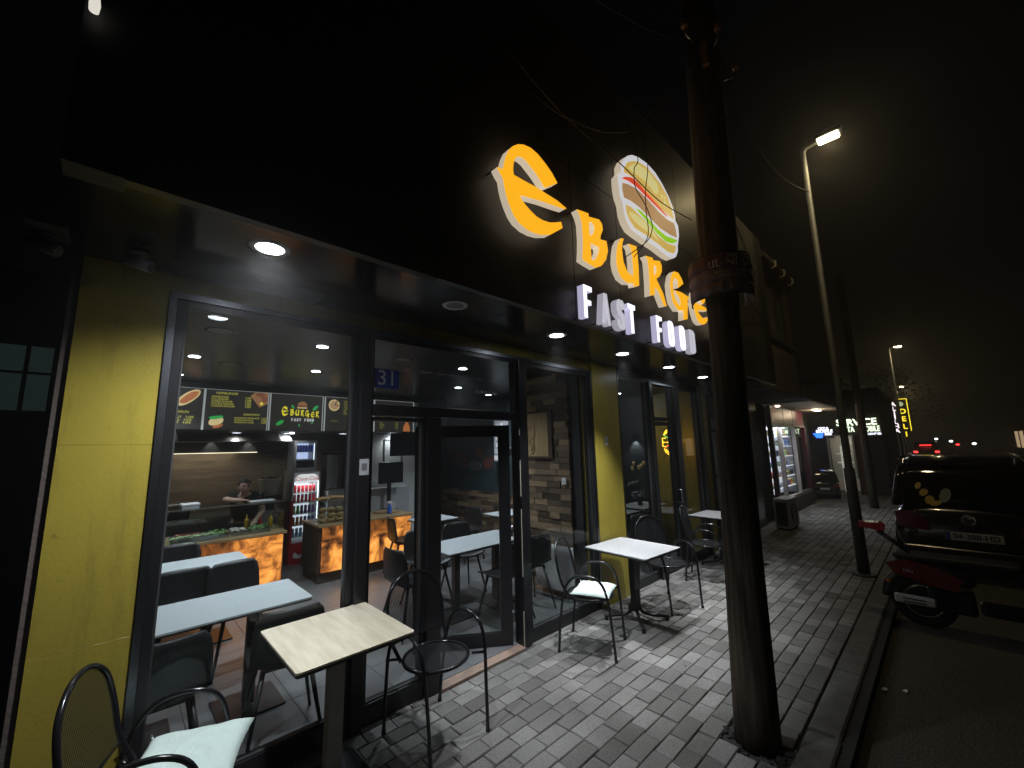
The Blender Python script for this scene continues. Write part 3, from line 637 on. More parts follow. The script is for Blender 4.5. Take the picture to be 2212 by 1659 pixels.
# lit burger emblem
bt = thing("burger_emblem", "lit burger-shaped sign with bun, red and green layers above the letters", "sign", (3.5, YB_+.02, 3.63))
MB().prism(P['bO'], YF_, YF_+.004).build("face", M['E_panelwhite'], bt)
MB().prism(P['bO'], YF_+.0045, 1.72).build("side_shell", M['E_side'], bt)
for k, n, m in (('bTop', 'top_bun', 'E_bun'), ('bHi', 'bun_highlight', 'E_bunhi'), ('bRed', 'tomato_band', 'E_red'), ('bPat', 'patty_band', 'E_patty'), ('bGr', 'lettuce_band', 'E_green'), ('bBot', 'bottom_bun', 'E_bun'), ('bHi2', 'bun_highlight', 'E_bunhi')):
    d = .0035 if 'Hi' in k else .002
    MB().prism(P[k], YF_-d, YF_-.0003 if d < .003 else YF_-.0022).build(n, M[m], bt)
sd = MB()
for k in ('bS1', 'bS2', 'bS3'): sd.prism(P[k], YF_-.0035, YF_-.0022)
sd.build("sesame_seeds", M['E_bunhi'], bt)
MB().cyl((3.2, 1.71, 4.2), (3.2, 1.752, 4.2), .01).cyl((3.8, 1.71, 3.8), (3.8, 1.752, 3.8), .01).build("standoff", M['greytrim'], bt)

# ---- small things fixed on the front
t = thing("house_number_sign", "blue enamel sign with the number 31 on the fanlight", "number sign", (1.46, FY+.03, 2.27))
MB().rbox(1.362, FY+.022, 2.272, 1.566, FY+.031, 2.418, .003).build("plate", M['signblue'], t)
MB().text("31", .165, facade_m(1.464, FY+.021, 2.345), .0008).build("number", M['signwhite'], t)
t = MB().text("Rr. R.Karjagdiu", .042, facade_m(2.47, FY+.0335, 2.315), .0004).build("street_name_lettering", M['signwhite'])
tag(t, "small white street name lettering on the fanlight glass", "lettering")
t = MB().box(1.243, FY-.0365, 1.635, 1.312, FY-.0355, 1.745).build("paper_sticker", M['sticker']); tag(t, "pale paper sticker on the black mullion left of the door", "sticker")
MB().box(1.258, FY-.0375, 1.665, 1.297, FY-.0367, 1.715).build("grey_print", mat("grey_print", (.16, .16, .17), .7), t)
t = MB().box(4.30, FY-.0225, 1.80, 4.365, FY-.0212, 1.905).build("paper_sticker", M['sticker']); tag(t, "small pale sticker on the yellow pier between the glazed fronts", "sticker")
MB().box(4.315, FY-.0237, 1.83, 4.35, FY-.0227, 1.88).build("grey_print", MATS["grey_print"], t)
# cameras under the soffit
for (x, y, z, lb) in ((.0, 2.66, 2.81, "small white bullet camera under the soffit above the yellow pier"), (-.31, 2.62, 2.78, "dark camera housing outside the left end of the soffit")):
    t = thing("security_camera", lb, "camera", (x, y, z))
    d_ = Vector((.8, -.5, -.35)).normalized(); c = Vector((x, y, z-.06))
    mm = mat('aged_camera_grey', (.22, .22, .21), .5) if x > -.2 else M['greytrim']
    MB().cyl((x, y, z), (x, y, z-.02), .035).cyl((x, y, z-.015), c, .011).build("bracket", mm, t)
    MB().cyl(c-d_*.05, c+d_*.06, .028).build("housing", mm, t)
    MB().cyl(c+d_*.0605, c+d_*.064, .022).build("camera_lens", M['blackgloss'], t)
sp("camera_bracket_arm", MB().box(-.36, 2.5, 2.78, -.2355, 2.7, 2.80), M['greytrim'])
for (x, y) in ((1.72, 2.84), (2.2, 2.84), (3.0, 2.83), (4.3, 2.82), (4.6, 2.8), (5.0, 2.84)):
    pass
# ================================================================= OUTDOOR FURNITURE
def smooth_path(pts, n=6):
    P_ = [Vector(p) for p in pts]; out = []
    for i in range(len(P_)-1):
        a, b, c, d = P_[max(i-1, 0)], P_[i], P_[i+1], P_[min(i+2, len(P_)-1)]
        for k in range(n):
            t = k/n; out.append(.5*((2*b)+(c-a)*t+(2*a-5*b+4*c-d)*t*t+(3*b-3*c+d-a)*t**3))
    return out+[P_[-1]]
def make_terrace_chair():
    t = thing("terrace_chair", "", "chair", (0, 0, 0))
    for s in (-1, 1):
        MB().tube(smooth_path([(s*.225, -.25, .0), (s*.232, -.232, .25), (s*.245, -.205, .5), (s*.25, -.15, .625), (s*.25, -.03, .665), (s*.25, .10, .63), (s*.243, .18, .5), (s*.232, .225, .25), (s*.225, .25, .0)], 6), .0115, 10).build("arm_and_leg_loop", M['tube'], t)
        for y_, z_ in ((-.14, .448), (.15, .448)): MB().tube([(s*.18, y_*1.05, z_), (s*.243, y_*1.42, z_)], .009, 8).build("seat_bracket", M['tube'], t)
        for y_ in (-.25, .25): MB().cyl((s*.225, y_, 0), (s*.2255, y_*.996, .022), .0145, n=10).build("rubber_foot", M['rubber'], t)
    ring = [(.215*math.cos(a), .0+.205*math.sin(a), .45) for a in [2*math.pi*k/40 for k in range(40)]]
    MB().tube(ring, .0115, 10, closed=True).build("seat_ring", M['tube'], t)
    me = MB(); n = 32
    vs = [(0, 0, .440)]+[(.208*math.cos(2*math.pi*k/n), .198*math.sin(2*math.pi*k/n), .449) for k in range(n)]
    me.add(vs, [(0, 1+k, 1+(k+1) % n) for k in range(n)]); me.build("seat_mesh", M['wire'], t)
    hoop = smooth_path([(-.185, .125, .44), (-.215, .20, .56), (-.225, .235, .70), (-.195, .262, .83), (-.11, .278, .905), (0, .284, .93), (.11, .278, .905), (.195, .262, .83), (.225, .235, .70), (.215, .20, .56), (.185, .125, .44)], 6)
    MB().tube(hoop, .012, 10).build("back_hoop", M['tube'], t)
    h = [p for p in hoop if p.z > .53]; k = len(h); me = MB()
    for i in range(k//2): me.add([h[i], h[i+1], h[k-2-i], h[k-1-i]], [(0, 1, 2, 3)])
    me.tube([h[0], (h[0]+h[-1])/2+Vector((0, .015, 0)), h[-1]], .006, 8)
    me.build("back_mesh", M['wire'], t)
    return t
chair0 = make_terrace_chair()
CH = [((1.655, 2.50), 4, "empty black tube chair with mesh back beside the pale near table, right of it"),
      ((3.31, 2.45), 22, "black tube chair carrying a white cushion beside the grey table near the door"),
      ((4.72, 2.39), -19, "empty black tube chair on the far side of the grey table"),
      ((5.93, 2.42), 14, "black tube chair at the farthest terrace table, just left of the wooden pole"),
      ((.25, 2.47), 71, "black tube chair with a pale cushion in the lower left corner before the yellow pier")]
for i, ((x, y), a, lb) in enumerate(CH):
    c = chair0 if i == 0 else copy_tree(chair0)
    c.location = (x, y, .002); c.rotation_euler.z = R(a); tag(c, lb, "chair", "black tube chairs on the terrace")
def cushion(x, y, z, rz, sx, sy, label, seed):
    random.seed(seed); b = MB(); n = 20; vs = []; fs = []
    tufts = [(-.33, -.33), (.33, -.33), (0, 0), (-.33, .33), (.33, .33)]
    for side in (1, -1):
        for i in range(n+1):
            for j in range(n+1):
                u, v = i/n*2-1, j/n*2-1
                e = (1-abs(u)**5)*(1-abs(v)**5); h = .036*max(0, e)**.45
                for a_, b_ in tufts: h -= .021*math.exp(-((u-a_)**2+(v-b_)**2)/.022)*(1 if side > 0 else .4)
                h += .004*math.sin(u*7+seed+v*3)*e + .0035*math.sin(v*11-u*5)*e
                px, py_ = 1-.06*(1-v*v), 1-.06*(1-u*u)
                vs.append((u*sx*px, v*sy*py_, max(h, .001)*side if side > 0 else -h*.55))
    m_ = (n+1)**2
    for s in (0, 1):
        for i in range(n):
            for j in range(n):
                a = s*m_+i*(n+1)+j; q = (a, a+1, a+n+2, a+n+1); fs.append(q if s else q[::-1])
    bd = [i*(n+1) for i in range(n+1)]+[n*(n+1)+j for j in range(1, n+1)]+[i*(n+1)+n for i in range(n-1, -1, -1)]+[j for j in range(n-1, 0, -1)]
    for k in range(len(bd)): a, c = bd[k], bd[(k+1) % len(bd)]; fs.append((a, c, m_+c, m_+a))
    b.smooth = True; b.add(vs, fs)
    t = thing("seat_cushion", label, "cushion", (x, y, z), None, R(rz))
    b.build("cover", M['cushion'], t, world=False)
    tie = MB()
    for s in (-1, 1): tie.tube([(s*sx*.95, sy*.97, 0), (s*sx*1.06, sy*1.04, .01), (s*sx*1.08, sy*1.10, -.02)], .005, 6)
    tie.build("tie_strings", M['cushion'], t, world=False)
    tie2 = [(-sx*.33, -sy*.33, .014)]
    return t
cushion(3.325, 2.42, .482, 22, .185, .175, "white tufted cushion on the chair beside the grey table", 3)
cushion(.36, 2.49, .482, 66, .20, .21, "large pale mint tufted cushion on the chair in the lower left corner", 5)

def table_top(b, x0, y0, x1, y1, z, th=.018, r=.02):
    """slab with rounded corners"""
    pl = []
    for cx, cy, a0 in ((x1-r, y1-r, 0), (x0+r, y1-r, 90), (x0+r, y0+r, 180), (x1-r, y0+r, 270)):
        for k in range(5): a = R(a0+k*22.5); pl.append((cx+r*math.cos(a), cy+r*math.sin(a)))
    return b.prism(pl, z-th, z, 'xy')
def terrace_table(loc, rz, sx, sy, z, top, label, post='square'):
    t = thing("terrace_table", label, "table", (loc[0], loc[1], 0.002), None, R(rz))
    w = lambda b, n, m, **k: b.build(n, m, t, world=False, **k)
    w(table_top(MB(), -sx/2, -sy/2, sx/2, sy/2, z, .010), "table_top", M[top])
    w(table_top(MB(), -sx/2, -sy/2, sx/2, sy/2, z-.0102, .014), "edge_band", M['edge'])
    if post == 'square':
        w(MB().rbox(-.04, -.04, .03, .04, .04, z-.035, .006), "pedestal_post", M['postbrown'])
        w(MB().rbox(-.2, -.2, .0, .2, .2, .03, .008), "base_plate", M['black'])
        w(MB().box(-.15, -.15, z-.035, .15, .15, z-.0245), "top_bracket", M['black'])
    else:
        w(MB().rbox(-.045, -.03, .09, .045, .03, z-.04, .008), "pedestal_post", M['black'])
        for k in range(4):
            a = R(45+90*k); d = Vector((math.cos(a), math.sin(a), 0))
            p = smooth_path([d*.03+Vector((0, 0, .30)), d*.036+Vector((0, 0, .16)), d*.06+Vector((0, 0, .085)), d*.12+Vector((0, 0, .055)), d*.2+Vector((0, 0, .045)), d*.33+Vector((0, 0, .035))], 5)
            w(MB().tube(p, .017, 8), "curved_foot", M['black'])
            w(MB().cyl(d*.31+Vector((0, 0, .0)), d*.31+Vector((0, 0, .03)), .02, n=12), "foot_glide", M['rubber'])
        w(MB().box(-.17, -.03, z-.04, .17, .03, z-.0245).box(-.03, -.17, z-.0405, .03, .17, z-.0246), "top_bracket", M['black'])
    return t
terrace_table((1.005, 2.525), 0, .62, .66, .79, 'tabletan', "pale travertine-look table closest to the camera, in front of the left window")
terrace_table((4.085, 2.45), -3, .68, .74, .72, 'tablegrey', "grey terrace table on a four-footed pedestal before the yellow pier", 'x')
terrace_table((6.72, 2.50), -3, .68, .68, .72, 'tablegrey', "farthest grey terrace table, half hidden behind the wooden pole", 'x')
# small glassy thing on the ground below the near table
t = thing("plastic_crate", "clear plastic crate edge glinting on the ground under the near pale table", "crate", (1.05, 2.12, 0))
MB().box(.98, 2.02, .0, 1.2, 2.2, .012).build("base", M['clearplastic'], t)
for a in ((.98, 2.02, .012, .988, 2.2, .17), (1.192, 2.02, .012, 1.2, 2.2, .17), (.988, 2.02, .012, 1.192, 2.028, .17), (.988, 2.192, .012, 1.192, 2.2, .17)):
    MB().box(*a).build("side", M['glass2'], t)

# ================================================================= INSIDE THE SHOP
def inner_table(x0, y0, x1, y1, label, legs=1, z=.74):
    t = thing("dining_table", label, "table", ((x0+x1)/2, (y0+y1)/2, .02), "white topped tables inside the shop")
    table_top(MB(), x0, y0, x1, y1, z, .012).build("table_top", M['tablein'], t)
    table_top(MB(), x0+.001, y0+.001, x1-.001, y1-.001, z-.0122, .012).build("edge_band", M['edge'], t)
    for k in range(legs):
        cx = x0+(x1-x0)*(k+.5)/legs; cy = (y0+y1)/2
        MB().rbox(cx-.035, cy-.035, .035, cx+.035, cy+.035, z-.026, .005).build("pedestal_post", M['black'], t)
        MB().rbox(cx-.2, cy-.2, .02, cx+.2, cy+.2, .034, .005).build("base_plate", M['black'], t)
    return t
inner_table(-.09, 3.40, 1.165, 4.02, "long white table inside the left window, the one nearest the glass", 2)
inner_table(-.09, 4.93, 1.09, 5.54, "white table farther inside the left window, in front of the food counter", 2)
inner_table(2.55, 3.61, 3.72, 4.22, "white table seen through the open glass door", 2)
inner_table(3.36, 5.42, 3.99, 5.9, "small white table at the right end of the bread counter")
inner_table(4.46, 4.9, 5.1, 5.38, "small white table in the back of the dining room by the stone wainscot")
inner_table(5.15, 3.55, 6.25, 4.15, "white table behind the first window right of the yellow pier", 2)
inner_table(6.45, 3.6, 7.3, 4.15, "white table with the flower vase behind the second glazed front", 2)

def make_shell_chair():
    t = thing("shell_chair", "", "chair", (0, 0, 0))
    b = MB(); vs = []; fs = []; n = 10; prof = [(-.21, .445, .9), (-.2, .462, .98), (-.1, .455, 1), (.0, .45, 1), (.1, .452, 1), (.165, .475, 1), (.195, .54, .98), (.208, .62, .97), (.218, .70, .95), (.226, .77, .88), (.23, .81, .72)]
    for (y_, z_, w_) in prof:
        for j in range(n+1):
            u = j/n*2-1; x_ = u*.215*w_; cv = .035*u*u
            vs.append((x_, y_-cv*(1 if z_ > .5 else 0), z_+(cv if z_ < .5 else 0)))
    m_ = len(vs); vs += [(v[0], v[1]+.012, v[2]-.008) for v in vs]
    for i in range(len(prof)-1):
        for j in range(n):
            a = i*(n+1)+j; q = (a, a+1, a+n+2, a+n+1); fs.append(q); fs.append(tuple(m_+k for k in reversed(q)))
    edge = [j for j in range(n+1)]+[i*(n+1)+n for i in range(1, len(prof))]+[(len(prof)-1)*(n+1)+j for j in range(n-1, -1, -1)]+[i*(n+1) for i in range(len(prof)-2, 0, -1)]
    for k in range(len(edge)): a, c = edge[k], edge[(k+1) % len(edge)]; fs.append((a, m_+a, m_+c, c))
    b.smooth = True; b.add(vs, fs); b.build("seat_shell", M['shell'], t)
    for sx_, sy_ in ((-1, -1), (1, -1), (-1, 1), (1, 1)):
        MB().cyl((sx_*.13, sy_*.12, .45), (sx_*.21, sy_*.22+.01, .0), .016, .010, 10).build("leg", M['shell'], t)
    MB().box(-.14, -.13, .435, .14, .13, .443).build("under_frame", M['shell'], t)
    return t
sc0 = make_shell_chair()
SC = [((.30, 3.20), 180, "black shell chair with its back to the left window, under the long table"), ((.93, 3.19), 172, "black shell chair with its back to the left window, behind the near terrace table"),
      ((.12, 4.42), 3, "black shell chair nearest the left frame, between the two white tables"), ((.52, 4.45), -4, "black shell chair in the middle of the row between the two white tables"), ((.90, 4.44), 5, "rightmost black shell chair between the two white tables"),
      ((.60, 5.78), 0, "black shell chair standing against the food counter, seen over the farther white table"), ((.02, 5.80), 0, "black shell chair against the food counter at the far left frame edge"),
      ((3.20, 5.70), 80, "black shell chair at the right end of the glowing bread counter"),
      ((3.12, 3.42), 185, "black shell chair in front of the table seen through the open door"), ((3.56, 3.50), 165, "black shell chair just right of the open door's hinge post"),
      ((2.80, 4.42), 8, "black shell chair behind the table seen through the open door, left one"), ((3.35, 4.45), -8, "black shell chair behind the table seen through the open door, right one"),
      ((2.30, 3.95), 95, "black shell chair left of the table seen through the door, by the door post"),
      ((4.25, 5.6), -85, "black shell chair right of the small table at the bread counter"), ((4.8, 4.75), 178, "black shell chair in front of the small back table"),
      ((5.45, 3.35), 180, "black shell chair behind the first window right of the yellow pier"), ((6.0, 3.38), 176, "black shell chair behind the glazed side door")]
for i, ((x, y), a, lb) in enumerate(SC):
    c = sc0 if i == 0 else copy_tree(sc0)
    c.location = (x, y, .022); c.rotation_euler.z = R(a); tag(c, lb, "chair", "black shell chairs inside the shop")

# --- food counter (left) with glass case
def counter(x0, x1, label, side_right=True):
    t = thing("glowing_counter", label, "counter", ((x0+x1)/2, 6.5, .02))
    MB().box(x0+.02, 6.14, .02, x1-.02, 6.75, .15).build("plinth", M['wooddark'], t)
    MB().box(x0, 6.13, .151, x1, 6.78, .77).build("cabinet", M['wooddark'], t)
    MB().box(x0+.05, 6.10, .165, x1-.02, 6.128, .755).build("backlit_panel", M['onyx'], t)
    MB().box(x0-.015, 6.06, .771, x1+.015, 6.8, .80).build("wooden_ledge", M['ledge'], t)
    return t
c1 = counter(-.09, 1.70, "food counter with glowing orange marbled front and glass case, left of the fridge")
def case(t, x0, x1, z0, z1, y0=6.12, y1=6.62):
    MB().box(x0, y0, z0, x1, y0+.008, z1).build("front_glass", M['glass2'], t)
    MB().box(x0, y0+.009, z0, x0+.008, y1, z1).build("side_glass", M['glass2'], t)
    MB().box(x1-.008, y0+.009, z0, x1, y1, z1).build("side_glass", M['glass2'], t)
    MB().box(x0, y0, z1+.001, x1, y1, z1+.010).build("top_glass", M['glass2'], t)
    MB().box(x0, y0-.004, z1+.0105, x1, y0+.012, z1+.02).build("edge_rail", M['steel'], t)
case(c1, -.08, 1.69, .801, 1.16)
MB().box(-.07, 6.3, .985, 1.0, 6.58, .993).build("glass_shelf", M['glass2'], c1)
TR = [(-.05, .38, 'lettuce', 'bowl of chopped lettuce at the left end of the glass case'), (.55, .86, 'tomato', 'steel tray of sliced tomatoes in the glass case'), (.90, 1.10, 'lettuce', 'steel tray of green leaves in the middle of the glass case'),
      (1.13, 1.30, 'onion', 'steel tray of onion mix in the glass case'), (1.33, 1.55, 'lettuce', 'steel tray of salad at the right end of the glass case')]
for i, (a, b_, m_, lb) in enumerate(TR):
    t = thing("food_tray", lb, "tray", ((a+b_)/2, 6.3, .802), "food trays in the glass case")
    MB().box(a, 6.17, .8015, b_, 6.46, .806).box(a, 6.17, .806, a+.006, 6.46, .85).box(b_-.006, 6.17, .806, b_, 6.46, .85).box(a+.006, 6.17, .806, b_-.006, 6.176, .85).box(a+.006, 6.454, .806, b_-.006, 6.46, .85).build("steel_tray", M['steel'], t)
    f = MB(); random.seed(i)
    for k in range(60):
        x_, y_ = random.uniform(a+.02, b_-.02), random.uniform(6.19, 6.44)
        f.ball((x_, y_, .835+random.uniform(0, .035)), random.uniform(.014, .026), (1.2, 1, .5), 7, 4, .3)
    f.build("food", M[m_], t)
t = thing("food_tray", "second tray of pale green cabbage in front of the tomatoes", "tray", (.7, 6.2, .85), "food trays in the glass case")
f = MB()
for k in range(50): f.ball((random.uniform(.55, .98), random.uniform(6.14, 6.175), .86+random.uniform(0, .02)), .016, (1.5, 1, .6), 7, 4, .3)
f.build("food", mat("pale_cabbage", (.28, .38, .15), .6, noise=(20, (.4, .46, .28), .6)), t); MB().box(.54, 6.135, .802, .99, 6.168, .852).build("steel_tray", M['steel'], t)
for (x, y, r, h, m_, lb, z) in ((1.50, 6.50, .022, .15, 'redplastic', "red ketchup bottle on the food counter", .802), (1.62, 6.5, .028, .16, 'yellowplastic', "yellow mustard bottle at the right end of the food counter", .802), (1.56, 6.46, .022, .085, 'greenplastic', "small green jar between the sauce bottles", .802), (1.36, 6.6, .026, .16, 'yellowplastic', "yellow sauce bottle behind the glass case", .802)):
    t = thing("sauce_bottle", lb, "bottle", (x, y, z), "sauce bottles on the food counter")
    MB().lathe([(0.001, 0), (r, .0), (r, h*.78), (r*.8, h*.86), (r*.35, h*.9), (.001, h*.9)], (x, y, z), 14).build("bottle_body", M[m_], t)
    MB().lathe([(r*.34, h*.9), (r*.15, h*1.22), (.001, h*1.22)], (x, y, z), 10).build("nozzle", M[m_], t)
for (x0, x1, y0, h, lb) in ((.26, .47, 6.2, .055, "white takeaway box at the left on top of the glass case"), (.62, .79, 6.22, .06, "white takeaway box right of the first on top of the glass case")):
    t = thing("takeaway_box", lb, "box", ((x0+x1)/2, y0+.1, 1.181), "white boxes on the glass case")
    MB().rbox(x0, y0, 1.1715, x1, y0+.2, 1.1715+h*.55, .006).build("base", M['pwhite'], t)
    MB().rbox(x0-.004, y0-.004, 1.1720+h*.55, x1+.004, y0+.204, 1.172+h, .008).build("lid", M['pwhite'], t)
t = thing("paper_tray", "long flat white tray lying on the glass case by the man's arm", "tray", (1.45, 6.4, 1.172)); MB().rbox(1.33, 6.3, 1.1715, 1.62, 6.5, 1.185, .004).build("sheet", M['pwhite'], t)
# back bar
t = thing("back_bar", "dark back bar cabinet along the wood wall behind the food counter", "cabinet", (.95, 7.8, .02))
MB().box(-.08, 7.5, .02, 1.98, 8.1, .88).build("cabinet", M['steel'], t); MB().box(-.08, 7.48, .881, 1.98, 8.1, .91).build("worktop", M['steel'], t)
MB().box(1.55, 7.5, .911, 2.02, 7.95, 1.13).build("raised_shelf", M['black'], t)
t = thing("kitchen_grill", "black grill unit standing on the back bar behind the glass case", "grill", (.55, 7.7, .911))
MB().rbox(.35, 7.55, .911, .85, 7.95, 1.08, .01).build("body", M['black'], t); MB().rbox(.36, 7.54, 1.082, .84, 7.95, 1.12, .01).build("lid", M['steel'], t)
t = thing("extractor_hood", "stainless extractor hood hanging under the bulkhead above the back bar", "hood", (1.2, 7.7, 1.98))
MB().prism([(7.35, 1.99), (7.95, 1.99), (7.95, 2.118), (7.6, 2.118)], -.05, .62, 'yz').build("hood_end", M['white'], t)
MB().prism([(7.35, 1.99), (7.95, 1.99), (7.95, 2.118), (7.6, 2.118)], .622, 1.918, 'yz').build("hood_body", M['blackgloss'], t)
MB().prism([(7.35, 1.99), (7.95, 1.99), (7.95, 2.118), (7.6, 2.118)], 1.92, 2.08, 'yz').build("hood_end", M['white'], t)
for x_ in (1.10, 1.62): MB().cyl((x_, 8.03, 2.10), (x_, 8.03, 2.117), .03).build("hood_lamp", MATS["bulkhead_lens"], t); lamp("hood_spot", 'SPOT', (x_, 8.03, 2.09), 5, (.9, .95, 1), t, .02, 60, .8, direction=(0, .28, -1))
for x_ in (.30, 2.0): MB().cyl((x_, 7.12, 2.095), (x_, 7.12, 2.117), .035).build("hood_lamp", MATS["bulkhead_lens"], t); lamp("hood_spot", 'SPOT', (x_, 7.12, 2.085), 7, (.95, .97, 1), t, .03, 100, .8, direction=(0, .9, -.15))
# planter
t = thing("planter", "cream pot with dark stones standing on the raised shelf left of the fridge", "plant pot", (1.87, 7.6, 1.131))
MB().lathe([(.001, 0), (.115, 0), (.125, .01), (.155, .24), (.165, .25), (.165, .27), (.150, .27), (.148, .24), (.001, .235)], (1.86, 7.66, 1.131), 28).build("pot", M['clay'], t)
f = MB(); random.seed(4)
for k in range(40): a = random.uniform(0, 6.28); r = random.uniform(0, .12); f.ball((1.86+r*math.cos(a), 7.66+r*math.sin(a), 1.385+random.uniform(0, .03)), .018, (1, 1, .7), 7, 4, .2)
f.build("stones", M['shell'], t)
# --- fridges
t = thing("drinks_fridge", "tall red and grey glass-door drinks fridge with Coca-Cola on its lit header", "fridge", (2.38, 7.75, .02))
MB().box(2.16, 7.5, .03, 2.185, 8.0, 1.50).box(2.575, 7.5, .03, 2.60, 8.0, 1.50).box(2.185, 7.96, .03, 2.575, 8.0, 1.50).box(2.185, 7.5, 1.47, 2.575, 7.96, 1.50).box(2.185, 7.5, .03, 2.575, 7.96, .36).build("upper_body", M['fridge_grey'], t)
MB().box(2.154, 7.497, .02, 2.1595, 8.0, 1.02).box(2.154, 7.494, .02, 2.606, 7.4995, .345).box(2.154, 7.494, .345, 2.19, 7.4995, 1.02).build("red_cladding", M['coke_red'], t)
MB().prism([(2.205, 1.30), (2.555, 1.30), (2.555, 1.38), (2.53, 1.42), (2.49, 1.44), (2.27, 1.44), (2.23, 1.42), (2.205, 1.38)], 7.485, 7.4935).build("lit_header", emi("fridge_header", (.95, .93, .95), .8), t)
MB().text("Coca-Cola", .088, facade_m(2.38, 7.484, 1.365), .0006, shear=.35, sx=.95, bold=.001).build("header_lettering", emi("coke_script_red", (.55, .01, .02), .5), t)
for z in (.44, .62, .80, .98, 1.14): MB().box(2.187, 7.53, z-.012, 2.573, 7.9, z).build("shelf", M['white'], t)
MB().box(2.19, 7.951, .38, 2.57, 7.958, 1.29).build("lit_back_panel", emi("fridge_back", (.85, .88, 1.0), .8), t)
for k in range(26): pass
MB().box(2.556, 7.49, .62, 2.568, 7.4995, 1.32).build("led_strip", emi("fridge_led", (.9, .93, 1), 3.0), t)
MB().box(2.19, 7.502, .37, 2.573, 7.507, 1.295).build("door_glass", M['glass2'], t)
MB().prism([(2.22, .13), (2.30, .10), (2.42, .12), (2.54, .19), (2.42, .165), (2.30, .16), (2.24, .21)], 7.490, 7.4935).build("white_swoosh", M['pwhite'], t)
lamp("inner_lamp", 'AREA', (2.38, 7.58, 1.285), 2.2, (.9, .94, 1), t, direction=(0, .25, -1)).data.size = .3
def make_can(c):
    t = thing("drink_can", "", "can", (0, 0, 0))
    MB().lathe([(.001, 0), (.020, 0), (.024, .008), (.024, .104), (.019, .116), (.001, .116)], (0, 0, 0), 12).build("can_body", c, t)
    MB().lathe([(.001, .1165), (.0185, .1165), (.0195, .119), (.018, .117)], (0, 0, 0), 12).build("can_lid", M['chrome'], t)
    return t
cc = {k: mat("can_"+k, v, .25, noise=(30, tuple(min(1, q*1.6+.05) for q in v), .5)) for k, v in dict(red=(.55, .02, .03), green=(.25, .5, .08), purple=(.16, .03, .3), orange=(.6, .2, .04), blue=(.03, .05, .45), water=(.25, .45, .75)).items()}
protos = {k: make_can(v) for k, v in cc.items()}; used = set()
def put_can(k, x, y, z, lb, gp, sc=1):
    c = protos[k] if k not in used else copy_tree(protos[k]); used.add(k); c.location = (x, y, z); c.scale = (sc, sc, sc*1.08); tag(c, lb, "can", gp)
rows = [(1.14, ['red']*6, "red drink can on the top shelf of the Coca-Cola fridge"), (.98, ['red']*6, "red drink can on the second shelf of the Coca-Cola fridge"),
        (.80, ['green', 'green', 'purple', 'purple', 'purple', 'purple'], None), (.62, ['orange', 'orange', 'orange', 'blue', 'blue', 'blue'], None), (.44, ['water']*6, None)]
nm = dict(green="green drink can on the fridge's third shelf", purple="purple drink can on the fridge's third shelf", orange="orange drink can on the fridge's fourth shelf", blue="blue drink can on the fridge's fourth shelf", water="pale blue water bottle on the fridge's lowest shelf")
for z, cs, lb in rows:
    for k, c in enumerate(cs): put_can(c, 2.222+k*.06, 7.57, z+.0005, (lb or nm[c]).replace("Coca-Cola fridge", "tall drinks fridge")+", "+ORD[k]+" from the left", (lb or nm[c]).replace("Coca-Cola ", "")+" row", 1.0)
t = thing("small_fridge", "small grey glass-door fridge with blue cans on top of the tall drinks fridge", "fridge", (2.35, 7.75, 1.502))
MB().box(2.17, 7.52, 1.503, 2.205, 7.9, 2.0).box(2.49, 7.52, 1.503, 2.525, 7.9, 2.0).box(2.205, 7.52, 1.965, 2.49, 7.9, 2.0).box(2.205, 7.52, 1.503, 2.49, 7.9, 1.545).box(2.205, 7.87, 1.545, 2.49, 7.9, 1.965).build("body", M['fridge_grey'], t)
MB().box(2.206, 7.54, 1.80, 2.489, 7.86, 1.808).build("shelf", M['white'], t); MB().box(2.206, 7.54, 1.67, 2.489, 7.86, 1.676).build("shelf", M['white'], t)
MB().box(2.206, 7.862, 1.69, 2.489, 7.868, 1.96).build("lit_back_panel", emi("fridge_back2", (.6, .66, 1.0), 1.0), t)
MB().box(2.478, 7.53, 1.68, 2.486, 7.538, 1.955).build("led_strip", emi("fridge_led2", (.9, .93, 1), 2.2), t)
MB().box(2.206, 7.524, 1.546, 2.489, 7.528, 1.964).build("door_glass", M['glass2'], t)
for k in range(6): put_can('blue', 2.235+k*.045, 7.58, 1.809, "slim blue can in the small top fridge, "+ORD[k]+" from the left", "blue cans in the small fridge", .9)
# --- bread counter (right)
c2 = counter(2.13, 3.56, "bread counter with glowing orange front and dark side, right of the fridge")
case(c2, 2.15, 2.66, .801, 1.10)
for sx_, sy_ in ((2.17, 6.18), (3.5, 6.18), (2.17, 6.7), (3.5, 6.7)): MB().cyl((sx_, sy_, .02), (sx_, sy_, .021+.0), .03, .02).build("foot", M['black'], c2)
random.seed(11)
bl = "bread roll in the %s row of the counter's glass case, %s from the left"
b0 = None
for r_ in range(3):
    for k in range(4-r_//2):
        for dz in range(1):
            x_, z_ = 2.22+k*.118+random.uniform(-.01, .01), .838+r_*.07
            pass
            if b0 is None:
                b = MB().ball((0, 0, 0), .056, (1.1, 1.25, .6), 12, 8, .05); b0 = b.build("bread_roll", M['bread']); o = b0
            else: o = b0.copy(); col.objects.link(o)
            o.location = (x_, 6.24+random.uniform(0, .03), z_); o.rotation_euler.z = random.uniform(-.4, .4)
            tag(o, bl % (("lowest", "middle", "top")[r_], ORD[k]), "bread", "bread rolls in the glass case")
for k in range(9):
    o = b0.copy(); col.objects.link(o); o.location = (2.17+k*.055, 6.3, 1.133+random.uniform(0, .012)); o.scale = (.8, 1, .8); o.rotation_euler.z = random.uniform(-.5, .5)
    tag(o, "small bread piece on top of the bread counter's glass case, "+ORD[k]+" from the left", "bread", "bread pieces on top of the glass case")
